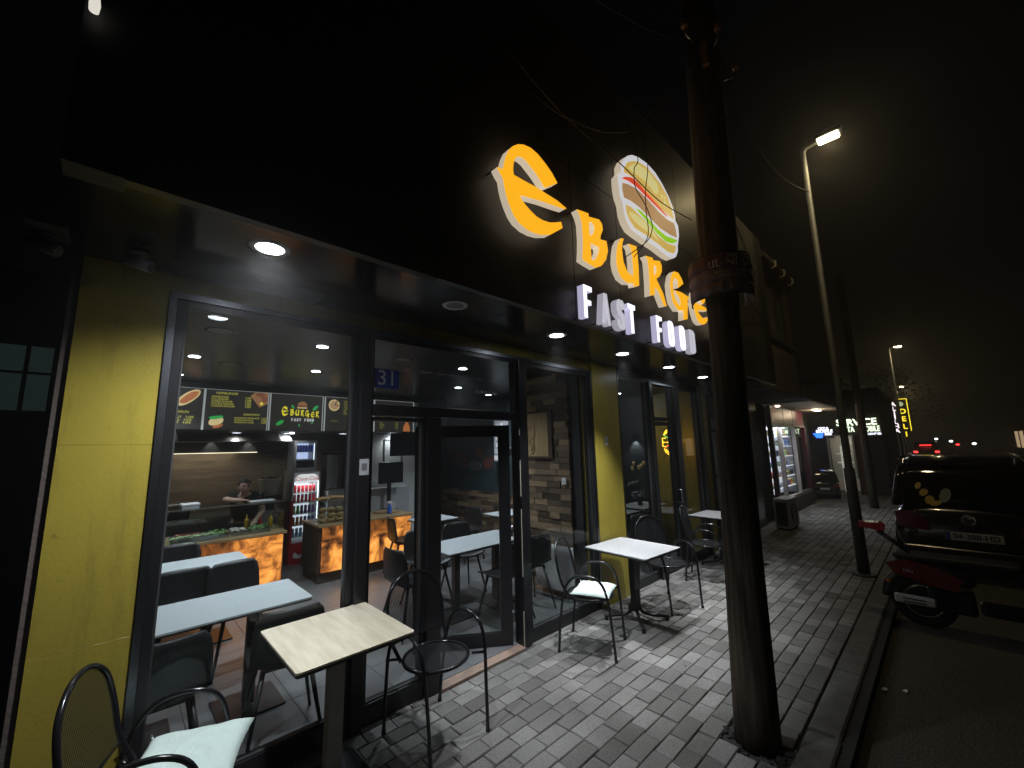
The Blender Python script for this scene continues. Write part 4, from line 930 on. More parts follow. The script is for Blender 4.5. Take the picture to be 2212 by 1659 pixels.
t = thing("spray_bottle", "blue spray bottle on the right part of the bread counter", "bottle", (3.27, 6.3, .801))
MB().lathe([(.001, 0), (.036, 0), (.038, .01), (.036, .09), (.016, .14), (.016, .16), (.001, .16)], (3.27, 6.3, .801), 16).build("bottle_body", M['blueliquid'], t)
MB().box(3.245, 6.29, .961, 3.305, 6.31, .995).box(3.225, 6.293, .98, 3.245, 6.307, .992).build("trigger_head", M['pwhite'], t)
t = thing("serving_board", "round wooden board lying on the bread counter behind the spray bottle", "board", (3.32, 6.5, .801)); MB().lathe([(.001, 0), (.19, 0), (.19, .02), (.001, .02)], (3.3, 6.5, .802), 30).build("board", M['ledge'], t)
t = thing("till_screen", "black till monitor standing on the bread counter behind the door post", "monitor", (3.5, 6.7, .80))
MB().rbox(3.28, 6.72, 1.24, 3.74, 6.75, 1.60, .008).build("screen", M['black'], t); MB().box(3.47, 6.755, .80, 3.53, 6.79, 1.35).build("stand", M['black'], t); MB().box(3.38, 6.68, .801, 3.62, 6.85, .815).build("foot", M['black'], t)
t = thing("hanging_screen", "black back of a screen hanging under the menu bulkhead at its right end", "monitor", (3.85, 6.72, 2.12))
MB().rbox(3.48, 6.70, 1.70, 4.19, 6.74, 2.10, .008).build("screen", M['black'], t); MB().box(3.75, 6.745, 2.0, 3.79, 6.77, 2.119).build("bracket", M['black'], t)
t = thing("card_printer", "pale grey receipt printer and its cable on the bread counter", "printer", (3.72, 6.5, .80))
MB().rbox(3.40, 6.55, .821, 3.52, 6.68, .93, .01).build("body", M['fridge_grey'], t)
t = thing("cash_desk", "dark cash desk block behind the spray bottle", "cabinet", (3.5, 7.0, .02)); MB().rbox(3.0, 6.95, .02, 4.0, 7.18, 1.15, .01).build("cabinet", M['fridge_grey'], t)
t = thing("wall_frame", "empty thin black frame on the pale partition behind the till", "frame", (3.72, 7.19, 1.6))
MB().box(3.60, 7.185, 1.5, 3.61, 7.199, 2.0).box(3.95, 7.185, 1.5, 3.96, 7.199, 2.0).box(3.61, 7.185, 1.99, 3.95, 7.199, 2.0).box(3.61, 7.185, 1.5, 3.95, 7.199, 1.51).build("frame", M['black'], t)
t = thing("kebab_grill", "grey steel vertical grill machine behind the bread counter", "grill", (2.75, 7.4, .8))
MB().box(2.66, 7.3, .02, 3.2, 7.8, 1.15).build("cabinet", M['steel'], t)
MB().box(2.70, 7.5, 1.16, 2.74, 7.8, 1.75).box(3.10, 7.5, 1.16, 3.14, 7.8, 1.75).box(2.74, 7.7, 1.16, 3.10, 7.8, 1.75).build("grill_body", M['steel'], t)
MB().box(2.70, 7.45, 1.755, 3.14, 7.8, 1.79).build("grill_top", M['black'], t); MB().cyl((2.92, 7.6, 1.16), (2.92, 7.6, 1.75), .012).build("spit", M['steel'], t)
MB().cyl((3.02, 7.6, 1.16), (3.02, 7.6, 1.75), .03).build("burner_pipe", M['black'], t)
t = thing("water_bottle", "clear water bottle beside the vertical grill", "bottle", (2.60, 7.0, .80))
MB().lathe([(.001, 0), (.035, 0), (.035, .17), (.014, .22), (.014, .25), (.001, .25)], (2.86, 6.7, .801), 14).build("bottle_body", M['clearplastic'], t)
# --- menu boards
BD = M['boardface'] = mat("menu_board_face", (.03, .028, .024), .45, noise=(7, (.045, .042, .036), .7), emit=(.03, .028, .024), est=.6)
YT = emi("menu_yellow_print", (.72, .66, .08), .62); YT2 = emi("menu_dim_yellow_print", (.5, .46, .08), .45)
BY = 6.63
def board(x0, x1, label):
    t = thing("menu_board", label, "menu board", ((x0+x1)/2, BY, 2.125), "lit menu boards above the counters")
    MB().box(x0, BY-.01, 2.128, x1, BY+.008, 2.655).build("panel", BD, t)
    MB().box(x0-.014, BY-.016, 2.122, x0-.001, BY+.008, 2.66).box(x1+.001, BY-.016, 2.122, x1+.012, BY+.008, 2.66).box(x0, BY-.016, 2.656, x1, BY+.008, 2.66).build("frame", emi("board_frame_glow", (.7, .72, .72), .35), t)
    return t
ym = lambda x, z: facade_m(x, BY-.0115, z)
def flat(poly, name, m, t, d=.0025, o=0): MB().prism(poly, BY-.0115-d-o, BY-.0112-o).build(name, m, t)
def oval(cx, cz, rx_, rz_, a=0, n=20, wob=0):
    out = []
    for k in range(n):
        q = 2*math.pi*k/n; u, v = rx_*math.cos(q)*(1+wob*random.uniform(-1, 1)), rz_*math.sin(q)*(1+wob*random.uniform(-1, 1))
        out.append((cx+u*math.cos(a)-v*math.sin(a), cz+u*math.sin(a)+v*math.cos(a)))
    return out
crust = emi("printed_crust", (.80, .62, .30), .7); sauce = emi("printed_sauce", (.55, .17, .05), .65); leafp = emi("printed_leaf_green", (.03, .48, .10), .6); lemonp = emi("printed_lemon", (.85, .72, .05), .75); plank = emi("printed_board", (.42, .20, .09), .55); meatp = emi("printed_meat", (.30, .10, .05), .5)
t = board(-.05, .775, "leftmost lit menu board, with a long flatbread picture and the word SOMUN")
flat(oval(.62, 2.53, .15, .062, .72, 22, .03), "flatbread_picture", crust, t); flat(oval(.63, 2.535, .12, .042, .72, 18, .08), "topping_picture", sauce, t, o=.0026)
flat(oval(.46, 2.55, .05, .05, 0, 14, .2), "salad_picture", leafp, t)
b = MB().text("SOMUN", .045, ym(.56, 2.345), .0005)
for k, s_t in enumerate(("MESHNUT    3.00€", "SPINAQ    3.50€", "EXTRA    4.00€")): b.text(s_t, .036, ym(.55, 2.28-k*.035), .0005)
b.build("lettering", YT, t)
t = board(.80, 1.52, "lit menu board headed HAMBURGER, second from the left")
b = MB().text("HAMBURGER", .042, ym(1.03, 2.612), .0005)
for k, s_t in enumerate(("HAMBURGER", "EGG BURGER", "CHEESE BURGER", "DOUBLE BURGER", "CHICKEN BURGER")):
    b.text(s_t, .032, ym(.86, 2.562-k*.031), .0005, align='LEFT'); b.text(("2.50€", "3.00€", "3.00€", "4.00€", "3.50€")[k], .032, ym(1.24, 2.562-k*.031), .0005, align='LEFT')
b.text("SANDWICH", .036, ym(1.33, 2.335), .0005)
for k, s_t in enumerate(("SANDWICH PROSHUTE", "SANDWICH PULE", "SANDWICH TUNA")):
    b.text(s_t, .028, ym(1.13, 2.285-k*.03), .0005, align='LEFT'); b.text(("2.50€", "3.00€", "3.50€")[k], .028, ym(1.45, 2.285-k*.03), .0005, align='LEFT')
b.build("lettering", YT, t)
flat([(1.30, 2.60), (1.36, 2.652), (1.518, 2.652), (1.518, 2.50), (1.42, 2.44)], "serving_board_picture", plank, t)
flat(oval(1.42, 2.62, .06, .028, 0, 14, .05), "meat_picture", meatp, t, o=.0026); flat(oval(1.475, 2.56, .04, .04, 0, 14, .1), "meat_picture", meatp, t, o=.0026); flat(oval(1.44, 2.495, .022, .022, 0, 12), "lemon_picture", lemonp, t, o=.0026)
flat(oval(.93, 2.235, .085, .055, .35, 16, .05), "sandwich_picture", crust, t); flat(oval(.93, 2.29, .09, .022, .15, 16, .25), "salad_picture", leafp, t, o=.0026); flat(oval(.95, 2.17, .06, .02, .3, 12, .1), "tomato_picture", sauce, t, o=.0026)
t = board(1.56, 2.27, "dark board with the shop's yellow EBURGER FAST FOOD logo and green leaves")
def lg(k, ox=1.70, oz=2.345, s=.235): return [(ox+(a-1.509)*s*.62, oz+(c-3.05)*s) for a, c in P[k]]
yl = emi("logo_yellow", (.85, .72, .03), .8)
for k, hs in (('E', []), ('B', ['B1', 'B2']), ('U', []), ('R', ['R1']), ('G', [])):
    q = lg(k); dz = -.035 if k == 'E' else -.02
    MB().prism([(a, c+dz) for a, c in q], BY-.0145, BY-.0112, 'xz', [[(a, c+dz) for a, c in lg(h)] for h in hs]).build("logo_letter", yl, t)
e2 = xf(lg('E'), 2.105, 2.325, .62, .62); MB().prism(e2, BY-.0145, BY-.0112).build("logo_letter", yl, t)
r2 = xf(lg('R')+lg('R1'), 2.175, 2.32, 1, 1); MB().prism(r2[:18], BY-.0145, BY-.0112, 'xz', [r2[18:]]).build("logo_letter", yl, t)
b = MB(); x_ = 1.84
for ch in "FAST FOOD":
    if ch != ' ':
        o_, hs = GL[ch]; fq = lambda q: [(x_+a*.024, 2.262+c*.042) for a, c in q]
        b.prism(fq(o_), BY-.0145, BY-.0112, 'xz', [fq(h) for h in hs])
    x_ += .036
b.build("lettering", emi("logo_white", (.8, .8, .8), .7), t)
flat([(1.91, 2.50), (1.93, 2.54), (1.98, 2.562), (2.03, 2.545), (2.05, 2.50)], "bun_picture", plank, t); flat([(1.91, 2.475), (2.05, 2.475), (2.05, 2.497), (1.91, 2.497)], "patty_picture", meatp, t); flat([(1.915, 2.455), (2.045, 2.455), (2.05, 2.472), (1.91, 2.472)], "bun_picture", crust, t)
for (cx, cz, a_, s_2) in ((1.69, 2.235, .6, 1.3), (1.85, 2.475, 2.2, .7), (2.17, 2.47, .8, 1.2), (1.95, 2.20, 1.8, .5), (2.13, 2.24, .7, .45)):
    flat(oval(cx, cz, .045*s_2, .02*s_2, a_, 12), "leaf_picture", leafp, t)
t = board(2.32, 3.10, "lit menu board with a round pizza picture, right of the logo board")
flat(oval(2.45, 2.53, .085, .09, 0, 24, .02), "pizza_picture", crust, t); flat(oval(2.45, 2.53, .068, .072, 0, 20, .08), "topping_picture", mat("printed_cheese", (.5, .3, .15), .5, emit=(.55, .33, .18), est=.6), t, o=.0026)
flat([(2.45, 2.53), (2.49, 2.615), (2.50, 2.612), (2.465, 2.535), (2.53, 2.53), (2.53, 2.52)], "slice_cut", BD, t, o=.0054)
b = MB()
for k in range(9): b.text(("MARGARITA", "FUNGHI", "PROSHUTE", "TONO", "VEGETARIANA", "CAPRICCIOSA", "MIX", "SPECIALE", "FAMILJARE")[k], .026, ym(2.60, 2.60-k*.026), .0005, align='LEFT')
b.text("SUDZHUK", .026, ym(2.46, 2.28), .0005); b.build("lettering", YT2, t)
t = board(3.13, 3.86, "rightmost lit menu board, with a red bottle picture")
b = MB().text("PIJET", .04, ym(3.45, 2.41), .0005)
for k in range(7):
    b.text(("COLA", "FANTA", "SPRITE", "UJE", "AJRAN", "ICE TEA", "KAFE")[k], .028, ym(3.22, 2.375-k*.032), .0005, align='LEFT'); b.text("1.00€", .028, ym(3.50, 2.375-k*.032), .0005, align='LEFT')
b.build("lettering", YT2, t)
flat([(3.66, 2.13), (3.80, 2.13), (3.79, 2.22), (3.765, 2.27), (3.76, 2.36), (3.71, 2.36), (3.705, 2.27), (3.67, 2.22)], "bottle_picture", sauce, t)
t = thing("end_panel", "narrow pale panel closing the right end of the menu row", "panel", (3.93, BY, 2.12)); MB().box(3.89, BY-.01, 2.128, 3.97, BY+.008, 2.655).build("panel", M['white'], t)
# --- right part: picture, radiator, socket, posters
t = thing("cutlery_picture", "framed wood picture with two rope-like loops on the stone wall right of the door", "picture", (4.0, 3.65, 1.65))
MB().box(3.99, 3.44, 1.65, 4.015, 3.90, 2.27).build("frame", M['wooddark'], t); MB().box(3.984, 3.50, 1.68, 3.9895, 3.90, 2.24).build("picture_panel", grain_mat("pale_pine", (.28, .19, .09), (.42, .30, .15), .5, (20, 20, 2)), t)
for z_ in (1.80, 1.99): MB().tube([(3.978, 3.80+.07*math.cos(a), z_+.085*math.sin(a)) for a in [2*math.pi*k/20 for k in range(20)]], .008, 6, closed=True).build("rope_loop", M['ledge'], t)
MB().tube([(3.978, 3.78, 1.75), (3.978, 3.72, 1.95), (3.978, 3.73, 2.2)], .006, 6).build("rope", M['ledge'], t)
t = thing("radiator", "tall white panel radiator under the window right of the door", "radiator", (3.93, 3.5, .1))
rd = MB().box(3.93, 3.16, .12, 3.975, 3.72, .62)
for k in range(18): rd.rbox(3.918, 3.17+k*.0305, .14, 3.9295, 3.19+k*.0305, .60, .003, 1)
rd.build("panel", M['pwhite'], t)
for y_ in (3.25, 3.62): MB().box(3.976, y_, .30, 4.0, y_+.03, .34).build("bracket", M['pwhite'], t); 
MB().tube([(3.95, 3.2, .12), (3.95, 3.2, .021)], .009, 8).build("pipe", M['pwhite'], t)
t = thing("thermostat", "small white box on the stone wall right of the door", "thermostat", (4.01, 3.27, 1.38)); MB().rbox(3.995, 3.24, 1.34, 4.015, 3.31, 1.42, .005).build("case", M['pwhite'], t)
t = thing("wall_poster", "dim food poster with red shapes and an oval badge on the teal wall", "poster", (5.38, 6.8, 1.4))
MB().box(5.390, 5.95, 1.36, 5.3985, 7.8, 2.05).build("sheet", mat("dark_poster", (.035, .05, .055), .6, noise=(5, (.05, .06, .062), .7)), t)
random.seed(9)
for k, (y_, z_, r_) in enumerate(((7.4, 1.62, .14), (7.1, 1.5, .13), (7.2, 1.7, .1), (6.6, 1.72, .13), (6.35, 1.5, .14), (7.6, 1.75, .09), (6.15, 1.6, .08))):
    MB().prism(oval(y_, z_, r_, r_*.8, 0, 14, .15), 5.386, 5.3895, 'yz').build("printed_food", mat("poster_meat", (.20, .05, .035), .6, noise=(20, (.10, .05, .04), .8)), t)
MB().prism(oval(6.75, 1.45, .20, .085, 0, 24), 5.382, 5.3855, 'yz', [oval(6.75, 1.45, .188, .073, 0, 24)]).build("oval_badge", mat("badge_line", (.3, .32, .33), .5), t)
MB().text("BURGER", .07, side_m(5.3845, 6.75, 1.47), .0004).text("FAST FOOD", .04, side_m(5.3845, 6.75, 1.415), .0004).build("lettering", MATS["badge_line"], t)
MB().prism([(7.0, 1.8), (7.03, 2.3), (6.97, 2.3), (6.95, 1.8)], 5.392, 5.3985, 'yz').build("printed_knife", mat("poster_wood", (.16, .12, .08), .6), t)
t = thing("reflection_shape", "narrow pale glow beside the dark poster, standing in for a reflection", "cabinet", (5.3, 5.8, 1.5))  # glowing blocks stand in for a white reflection
MB().box(5.25, 5.72, 1.55, 5.39, 5.98, 2.32).build("back", emi("reflection_glow", (.5, .55, .6), .18), t)
for k in range(6): MB().box(5.22, 5.73+random.uniform(0, .1), 1.58+k*.12, 5.249, 5.88+random.uniform(0, .08), 1.66+k*.12).build("reflection_fleck", M['pwhite'] if k % 2 else M['E_wside2'], t)
# --- second room: neon, bulbs, flowers, wall washer
t = thing("neon_sign", "round neon burger sign with yellow, green and red tubes reading E-B", "neon sign", (7.07, 3.3, 1.62))
NX = -.13
def neon(pts, m, n="tube", r=.008): MB().tube([(p[0]+NX, p[1], p[2]) for p in pts], r, 8).build(n, m, t)
ny, ng, nr = emi("neon_yellow", (1.0, .55, .03), 3.2), emi("neon_green", (.2, .75, .1), 1.4), emi("neon_red", (1.0, .10, .03), 2.2)
arc = lambda cx, cz, r1, r2, a0, a1, n=14: [(cx+r1*math.cos(R(a0+(a1-a0)*k/n)), 3.30, cz+r2*math.sin(R(a0+(a1-a0)*k/n))) for k in range(n+1)]
neon(arc(7.08, 1.90, .21, .15, 20, 160), ny, "top_bun_tube"); neon(arc(7.08, 1.93, .15, .09, 25, 155), ny, "top_bun_tube"); neon(arc(7.08, 2.0, .24, .09, 205, 335), ng, "lettuce_tube"); neon(arc(7.08, 1.68, .22, .10, 20, 160), nr, "tomato_tube"); neon(arc(7.08, 1.76, .22, .14, 195, 345), ny, "bottom_bun_tube"); neon(arc(7.08, 1.74, .16, .085, 200, 340), ny, "bottom_bun_tube")
neon([(6.93, 3.30, 1.90), (6.82, 3.30, 1.90), (6.82, 3.30, 1.76), (6.93, 3.30, 1.76)], ny, "letter_tube"); neon([(6.825, 3.305, 1.83), (6.91, 3.305, 1.83)], ny, "letter_tube"); neon([(6.96, 3.30, 1.83), (7.02, 3.30, 1.83)], ny, "dash_tube")
neon([(7.32, 3.30, 1.76), (7.36, 3.30, 1.76), (7.36, 3.30, 1.90), (7.32, 3.30, 1.90)], ny, "letter_tube")
neon([(7.08, 3.30, 1.76), (7.08, 3.30, 1.90), (7.16, 3.30, 1.88), (7.10, 3.302, 1.83), (7.18, 3.30, 1.80), (7.08, 3.30, 1.76)], ny, "letter_tube")
MB().tube([(6.95, 3.31, 2.06), (6.95, 3.31, 2.754)], .003, 6).tube([(6.67, 3.312, 1.60), (7.25, 3.312, 1.60)], .004, 6).tube([(6.67, 3.312, 2.02), (7.25, 3.312, 2.02)], .004, 6).build("hanging_frame", M['cable'], t)
lamp("glow", 'POINT', (6.95, 3.24, 1.83), .7, (1, .5, .1), t, .1)
for k, y_ in enumerate((3.19, 3.09, 2.99)):
    t = thing("bare_bulb", "small warm bulb on the yellow inner wall, %s of three in a row" % ("leftmost", "middle one", "rightmost")[k], "bulb", (7.41, y_, 1.865), "warm bulbs on the yellow inner wall")
    MB().ball((7.375, y_, 1.862), .02).build("bulb", emi("warm_bulb", (1, .72, .42), 16), t); MB().cyl((7.398, y_, 1.862), (7.4195, y_, 1.862), .012).build("socket", M['black'], t)
t = thing("wall_washer", "small lamp throwing a soft white cone down the dark inner wall", "wall lamp", (7.36, 4.22, 1.98))
MB().cyl((7.36, 4.22, 1.93), (7.36, 4.22, 2.0), .03).box(7.37, 4.21, 1.95, 7.4295, 4.23, 1.97).build("housing", M['black'], t); lamp("bulb", 'SPOT', (7.36, 4.22, 1.92), 9, (.9, .95, 1), t, .02, 90, .7, direction=(.25, 0, -1))
t = thing("flower_vase", "pale tulips in a dark vase on the table behind the second front", "flowers", (6.8, 3.86, .742))
MB().lathe([(.001, 0), (.04, 0), (.05, .1), (.03, .2), (.001, .2)], (6.8, 3.86, .742), 14).build("vase", M['tube'], t)
for k in range(5):
    a = k*1.3; p = (6.8+.12*math.cos(a), 3.86+.1*math.sin(a), 1.42+.05*math.sin(k*2)); MB().tube([(6.8, 3.86, .94), ((6.8+p[0])/2, (3.86+p[1])/2+.01, 1.2), p], .004, 6).build("stem", M['leaf'], t); MB().ball(p, .028, (1, 1, 1.5), 9, 6).build("blossom", M['petal'], t)
lamp("room_lamp", 'POINT', (6.0, 4.6, 2.5), 7, (.86, .93, 1.0), None, .1)
for o in D.objects:
    if o.name == "room_lamp":
        t = thing("ceiling_downlight", "lit ceiling spot deep behind the second glazed front", "downlight", (6.0, 4.6, 2.754), "round downlights in the shop ceiling")
        o.parent = t; o.location = (0, 0, -.12); MB().lathe([(.001, -.002), (.05, -.002)], (6.0, 4.6, 2.754)).build("lens", M['L_white'], t); MB().lathe([(.05, -.003), (.068, -.004), (.07, 0)], (6.0, 4.6, 2.754)).build("rim", M['greytrim'], t)
for i, (x, y) in enumerate(((5.2, 3.9), (6.7, 4.1), (5.2, 5.4))):
    t = thing("ceiling_downlight", ("lit ceiling spot just right of the yellow pier behind the second front", "lit ceiling spot seen through the fanlight of the side door", "small lit ceiling spot low behind the second front")[i], "downlight", (x, y, 2.754), "round downlights in the shop ceiling")
    MB().lathe([(.001, -.002), (.05, -.002)], (x, y, 2.754)).build("lens", M['L_white'], t); MB().lathe([(.05, -.003), (.068, -.004), (.07, 0)], (x, y, 2.754)).build("rim", M['greytrim'], t)
    lamp("bulb", 'SPOT', (x, y, 2.735), 14, (.86, .93, 1.0), t, .05, 140, .8)

# ================================================================= THE MAN BEHIND THE COUNTER
def skin_mesh(nodes, edges, name, m, parent, lvl=1, root=0):
    me = D.meshes.new(name); me.from_pydata([n[0] for n in nodes], edges, []); o = D.objects.new(name, me); col.objects.link(o)
    sk = o.modifiers.new("skin", 'SKIN'); sk.use_smooth_shade = True
    for i, n in enumerate(nodes):
        r = n[1] if isinstance(n[1], tuple) else (n[1], n[1]); me.skin_vertices[0].data[i].radius = r
    me.skin_vertices[0].data[root].use_root = True
    if lvl: ss = o.modifiers.new("smooth", 'SUBSURF'); ss.levels = lvl; ss.render_levels = lvl
    bpy.context.view_layer.update()
    dg = bpy.context.evaluated_depsgraph_get(); m2 = D.meshes.new_from_object(o.evaluated_get(dg)); D.objects.remove(o); D.meshes.remove(me)
    m2.materials.clear(); m2.materials.append(m)
    for p in m2.polygons: p.use_smooth = True
    o = D.objects.new(name, m2); col.objects.link(o)
    if parent:
        o.parent = parent
        for v in m2.vertices: v.co -= parent.location
    return o
man = thing("person", "man in a black t-shirt leaning on the food counter's glass case", "person", (1.42, 7.05, .02))
nb = [((1.42, 7.05, .88), (.15, .11)), ((1.41, 7.0, 1.0), (.14, .10)), ((1.39, 6.92, 1.12), (.16, .10)), ((1.37, 6.85, 1.20), (.13, .08)), ((1.355, 6.80, 1.25), .052), ((1.345, 6.745, 1.295), .055), ((1.335, 6.725, 1.345), (.072, .085)), ((1.335, 6.73, 1.395), (.068, .08)), ((1.335, 6.74, 1.43), (.05, .06)),
      ((1.20, 6.86, 1.20), .052), ((1.12, 6.72, 1.20), .043), ((1.12, 6.55, 1.215), .036), ((1.20, 6.48, 1.205), .028), ((1.27, 6.45, 1.20), .026),
      ((1.55, 6.90, 1.18), .052), ((1.60, 6.85, 1.0), .042), ((1.52, 6.70, .93), .034), ((1.45, 6.62, .88), .026),
      ((1.33, 7.07, .80), .09), ((1.32, 7.08, .45), .065), ((1.32, 7.12, .10), .045), ((1.32, 7.02, .055), .04), ((1.51, 7.07, .80), .09), ((1.52, 7.08, .45), .065), ((1.52, 7.12, .10), .045), ((1.52, 7.02, .055), .04)]
eb = [(0, 1), (1, 2), (2, 3), (3, 4), (4, 5), (5, 6), (6, 7), (7, 8), (3, 9), (9, 10), (10, 11), (11, 12), (12, 13), (3, 14), (14, 15), (15, 16), (16, 17), (0, 18), (18, 19), (19, 20), (20, 21), (0, 22), (22, 23), (23, 24), (24, 25)]
for base, (ox, oy, oz), dirv in ((13, (1.27, 6.45, 1.20), (.9, -.25, -.1)), (17, (1.45, 6.62, .88), (-.4, -.7, -.4))):
    dv = Vector(dirv).normalized(); sd_ = dv.cross(Vector((0, 0, 1))).normalized()
    for k, (off, L_) in enumerate(((-.024, .055), (-.008, .07), (.008, .074), (.022, .068))):
        i0 = len(nb); a = Vector((ox, oy, oz))+sd_*off+dv*.02; b_ = a+dv*L_*.5+Vector((0, 0, .004)); c_2 = a+dv*L_+Vector((0, 0, -.012))
        nb += [(tuple(a), .009), (tuple(b_), .008), (tuple(c_2), .0065)]; eb += [(base, i0), (i0, i0+1), (i0+1, i0+2)]
    i0 = len(nb); a = Vector((ox, oy, oz))-dv*.01-sd_*.03; c_2 = a+dv*.035-sd_*.02; nb += [(tuple(a), .010), (tuple(c_2), .008)]; eb += [(base, i0), (i0, i0+1)]
skin_mesh(nb, eb, "body", M['skin'], man)
f = MB()
f.ball((1.335, 6.64, 1.335), .014, (.8, 1.1, 1.4), 10, 7); f.build("nose", M['skin'], man)
for s in (-1, 1):
    MB().ball((1.335+s*.075, 6.74, 1.345), .02, (.4, .7, 1.2), 10, 7).build("ear", M['skin'], man)
    MB().ball((1.335+s*.028, 6.652, 1.362), .011, (1.1, .6, .7), 10, 7).build("eye", mat("dark_eye", (.05, .035, .03), .5), man)  # eyes in one even dark tone
    MB().ball((1.335+s*.028, 6.648, 1.378), .012, (1.6, .4, .35), 10, 5).build("eyebrow", M['hair'], man)
MB().ball((1.335, 6.652, 1.30), .014, (1.5, .4, .3), 10, 5).build("mouth", mat("lips", (.30, .12, .10), .5), man)
hr = MB(); hr.smooth = True; n = 20; vs = []; fs = []
for i in range(7):
    for j in range(n):
        a = 2*math.pi*j/n; th = i/6*(1.05+.75*(math.sin(a) > -.2)*max(0, math.sin(a)+.2)); vs.append((1.335+.079*math.sin(th)*math.cos(a), 6.738+.096*math.sin(th)*math.sin(a), 1.372+.095*math.cos(th)))
for i in range(6):
    for j in range(n): fs.append((i*n+j, i*n+(j+1) % n, (i+1)*n+(j+1) % n, (i+1)*n+j))
hr.add(vs, fs); hr.build("hair", M['hair'], man)
ns = [((1.42, 7.05, .86), (.185, .145)), ((1.41, 7.0, 1.0), (.175, .135)), ((1.39, 6.92, 1.12), (.20, .14)), ((1.372, 6.86, 1.21), (.165, .115)), ((1.355, 6.815, 1.262), .072), ((1.205, 6.865, 1.205), .080), ((1.13, 6.74, 1.202), .066), ((1.55, 6.905, 1.185), .080), ((1.60, 6.87, 1.05), .066)]
skin_mesh(ns, [(0, 1), (1, 2), (2, 3), (3, 4), (3, 5), (5, 6), (3, 7), (7, 8)], "t_shirt", M['shirt'], man)
nt_ = [((1.42, 7.05, .87), (.165, .12)), ((1.33, 7.07, .78), .102), ((1.32, 7.08, .45), .078), ((1.32, 7.12, .12), .062), ((1.51, 7.07, .78), .102), ((1.52, 7.08, .45), .078), ((1.52, 7.12, .12), .062)]
skin_mesh(nt_, [(0, 1), (1, 2), (2, 3), (0, 4), (4, 5), (5, 6)], "trousers", M['shirt'], man)
# ================================================================= NEIGHBOUR HOUSE WITH THE OVERHANGING UPPER FLOOR
nb_ = thing("neighbour_house", "dark house with an overhanging brown upper floor and shuttered windows beside the burger shop", "building", (12, 3.2, 0))
def np_(n, mb, m, par=None, **k): return mb.build(n, m, par or nb_, **k)
np_("ground_floor_wall", MB().box(7.78, 3.0, 0, 8.7, 3.3, 2.70).box(8.7, 3.0, 0, 9.1, 3.3, 2.70).box(10.5, 2.98, 0, 11.5, 3.3, 2.70).box(15.0, 2.98, 0, 16.0, 3.3, 2.70).box(7.78, 3.3, 0, 16.0, 9, 2.70), M['dark'])
np_("grey_pilaster", MB().box(9.55, 2.88, 0, 9.75, 2.98, 2.6), mat("grey_pilaster_paint", (.16, .15, .15), .7, noise=(4, (.1, .1, .1), .7)))
np_("upper_floor_wall", MB().box(7.70, 2.0, 2.72, 10.5, 8.9, 3.70).box(7.70, 2.0, 3.70, 7.9, 8.9, 5.1).box(10.3, 2.0, 3.70, 10.5, 8.9, 5.1).box(7.9, 2.25, 3.70, 10.3, 8.9, 5.1), M['render_'])
np_("roof_slab", MB().box(7.62, 1.92, 5.1, 10.6, 9, 5.2), M['dark'])
np_("overhang_slab", MB().box(7.66, 1.96, 2.702, 16.0, 3.4, 2.719).box(10.51, 1.96, 2.72, 16.0, 3.4, 3.0), M['dark'])
np_("lit_soffit", MB().box(11.2, 1.99, 2.69, 15.9, 2.97, 2.70), M['cream'])
np_("canopy_edge", MB().box(10.5, 1.93, 2.69, 16.0, 1.958, 3.02), M['greytrim'])
for k in range(4):
    x0 = 7.95+k*.6
    w_ = MB().box(x0, 2.12, 3.76, x0+.52, 2.18, 5.0).build("window", mat("pale_shutter", (.16, .14, .13), .7, noise=(6, (.11, .10, .09), .6)), nb_)
    MB().box(x0+.53, 2.06, 3.72, x0+.57, 2.2, 5.08).build("window_post", M['greytrim'], w_)
np_("window_sill", MB().box(7.85, 1.95, 3.70, 10.4, 2.12, 3.75), M['greytrim'])
np_("shopfront_glass", MB().box(9.76, 2.93, .12, 10.49, 2.94, 2.5), M['glass'])
np_("shopfront_frame", MB().box(9.76, 2.9, 0, 10.49, 2.97, .11).box(9.76, 2.9, 2.51, 10.49, 2.97, 2.69), M['black'])
np_("dim_room_wall", MB().box(9.76, 2.981, .1, 10.49, 2.999, 2.5), mat("dim_brown_room", (.10, .07, .045), .7, noise=(3, (.2, .12, .05), .8)))
np_("gutter", MB().tube([(8.2, 1.88, 5.20), (10.6, 1.88, 5.20)], .055, 12), M['dark'])
for x_ in (8.85, 9.5, 10.15):
    np_("gutter_bracket", MB().tube([(x_, 1.96, 5.28), (x_, 1.88, 5.275), (x_, 1.81, 5.22), (x_, 1.82, 5.13), (x_, 1.90, 5.11)], .022, 8), mat("cream_bracket", (.55, .48, .33), .5))
# display window with shelves
vt = thing("display_window", "lit shop window with white shelves of small boxed goods in a maroon frame", "shop window", (13.2, 2.9, 0))
V = lambda n, mb, m, **k: mb.build(n, m, vt, **k)
V("frame", MB().box(11.52, 2.86, .38, 11.60, 2.97, 2.68).box(12.30, 2.87, .41, 12.37, 2.965, 2.19).box(13.75, 2.87, .41, 13.82, 2.965, 2.19).box(11.60, 2.86, 2.19, 15.0, 2.97, 2.24).box(11.60, 2.86, .36, 15.0, 2.97, .41), mat("pale_frame", (.30, .26, .24), .5))
V("maroon_post", MB().box(14.88, 2.85, .41, 15.0, 2.97, 2.19), M['maroon'])
V("upper_panel", MB().box(11.60, 2.88, 2.24, 12.7, 2.93, 2.65).box(12.74, 2.88, 2.24, 13.7, 2.93, 2.65).box(13.74, 2.88, 2.24, 15.0, 2.93, 2.65), M['maroon'])
V("base_panel", MB().box(11.52, 2.84, 0, 15.0, 2.97, .355), M['render_'])
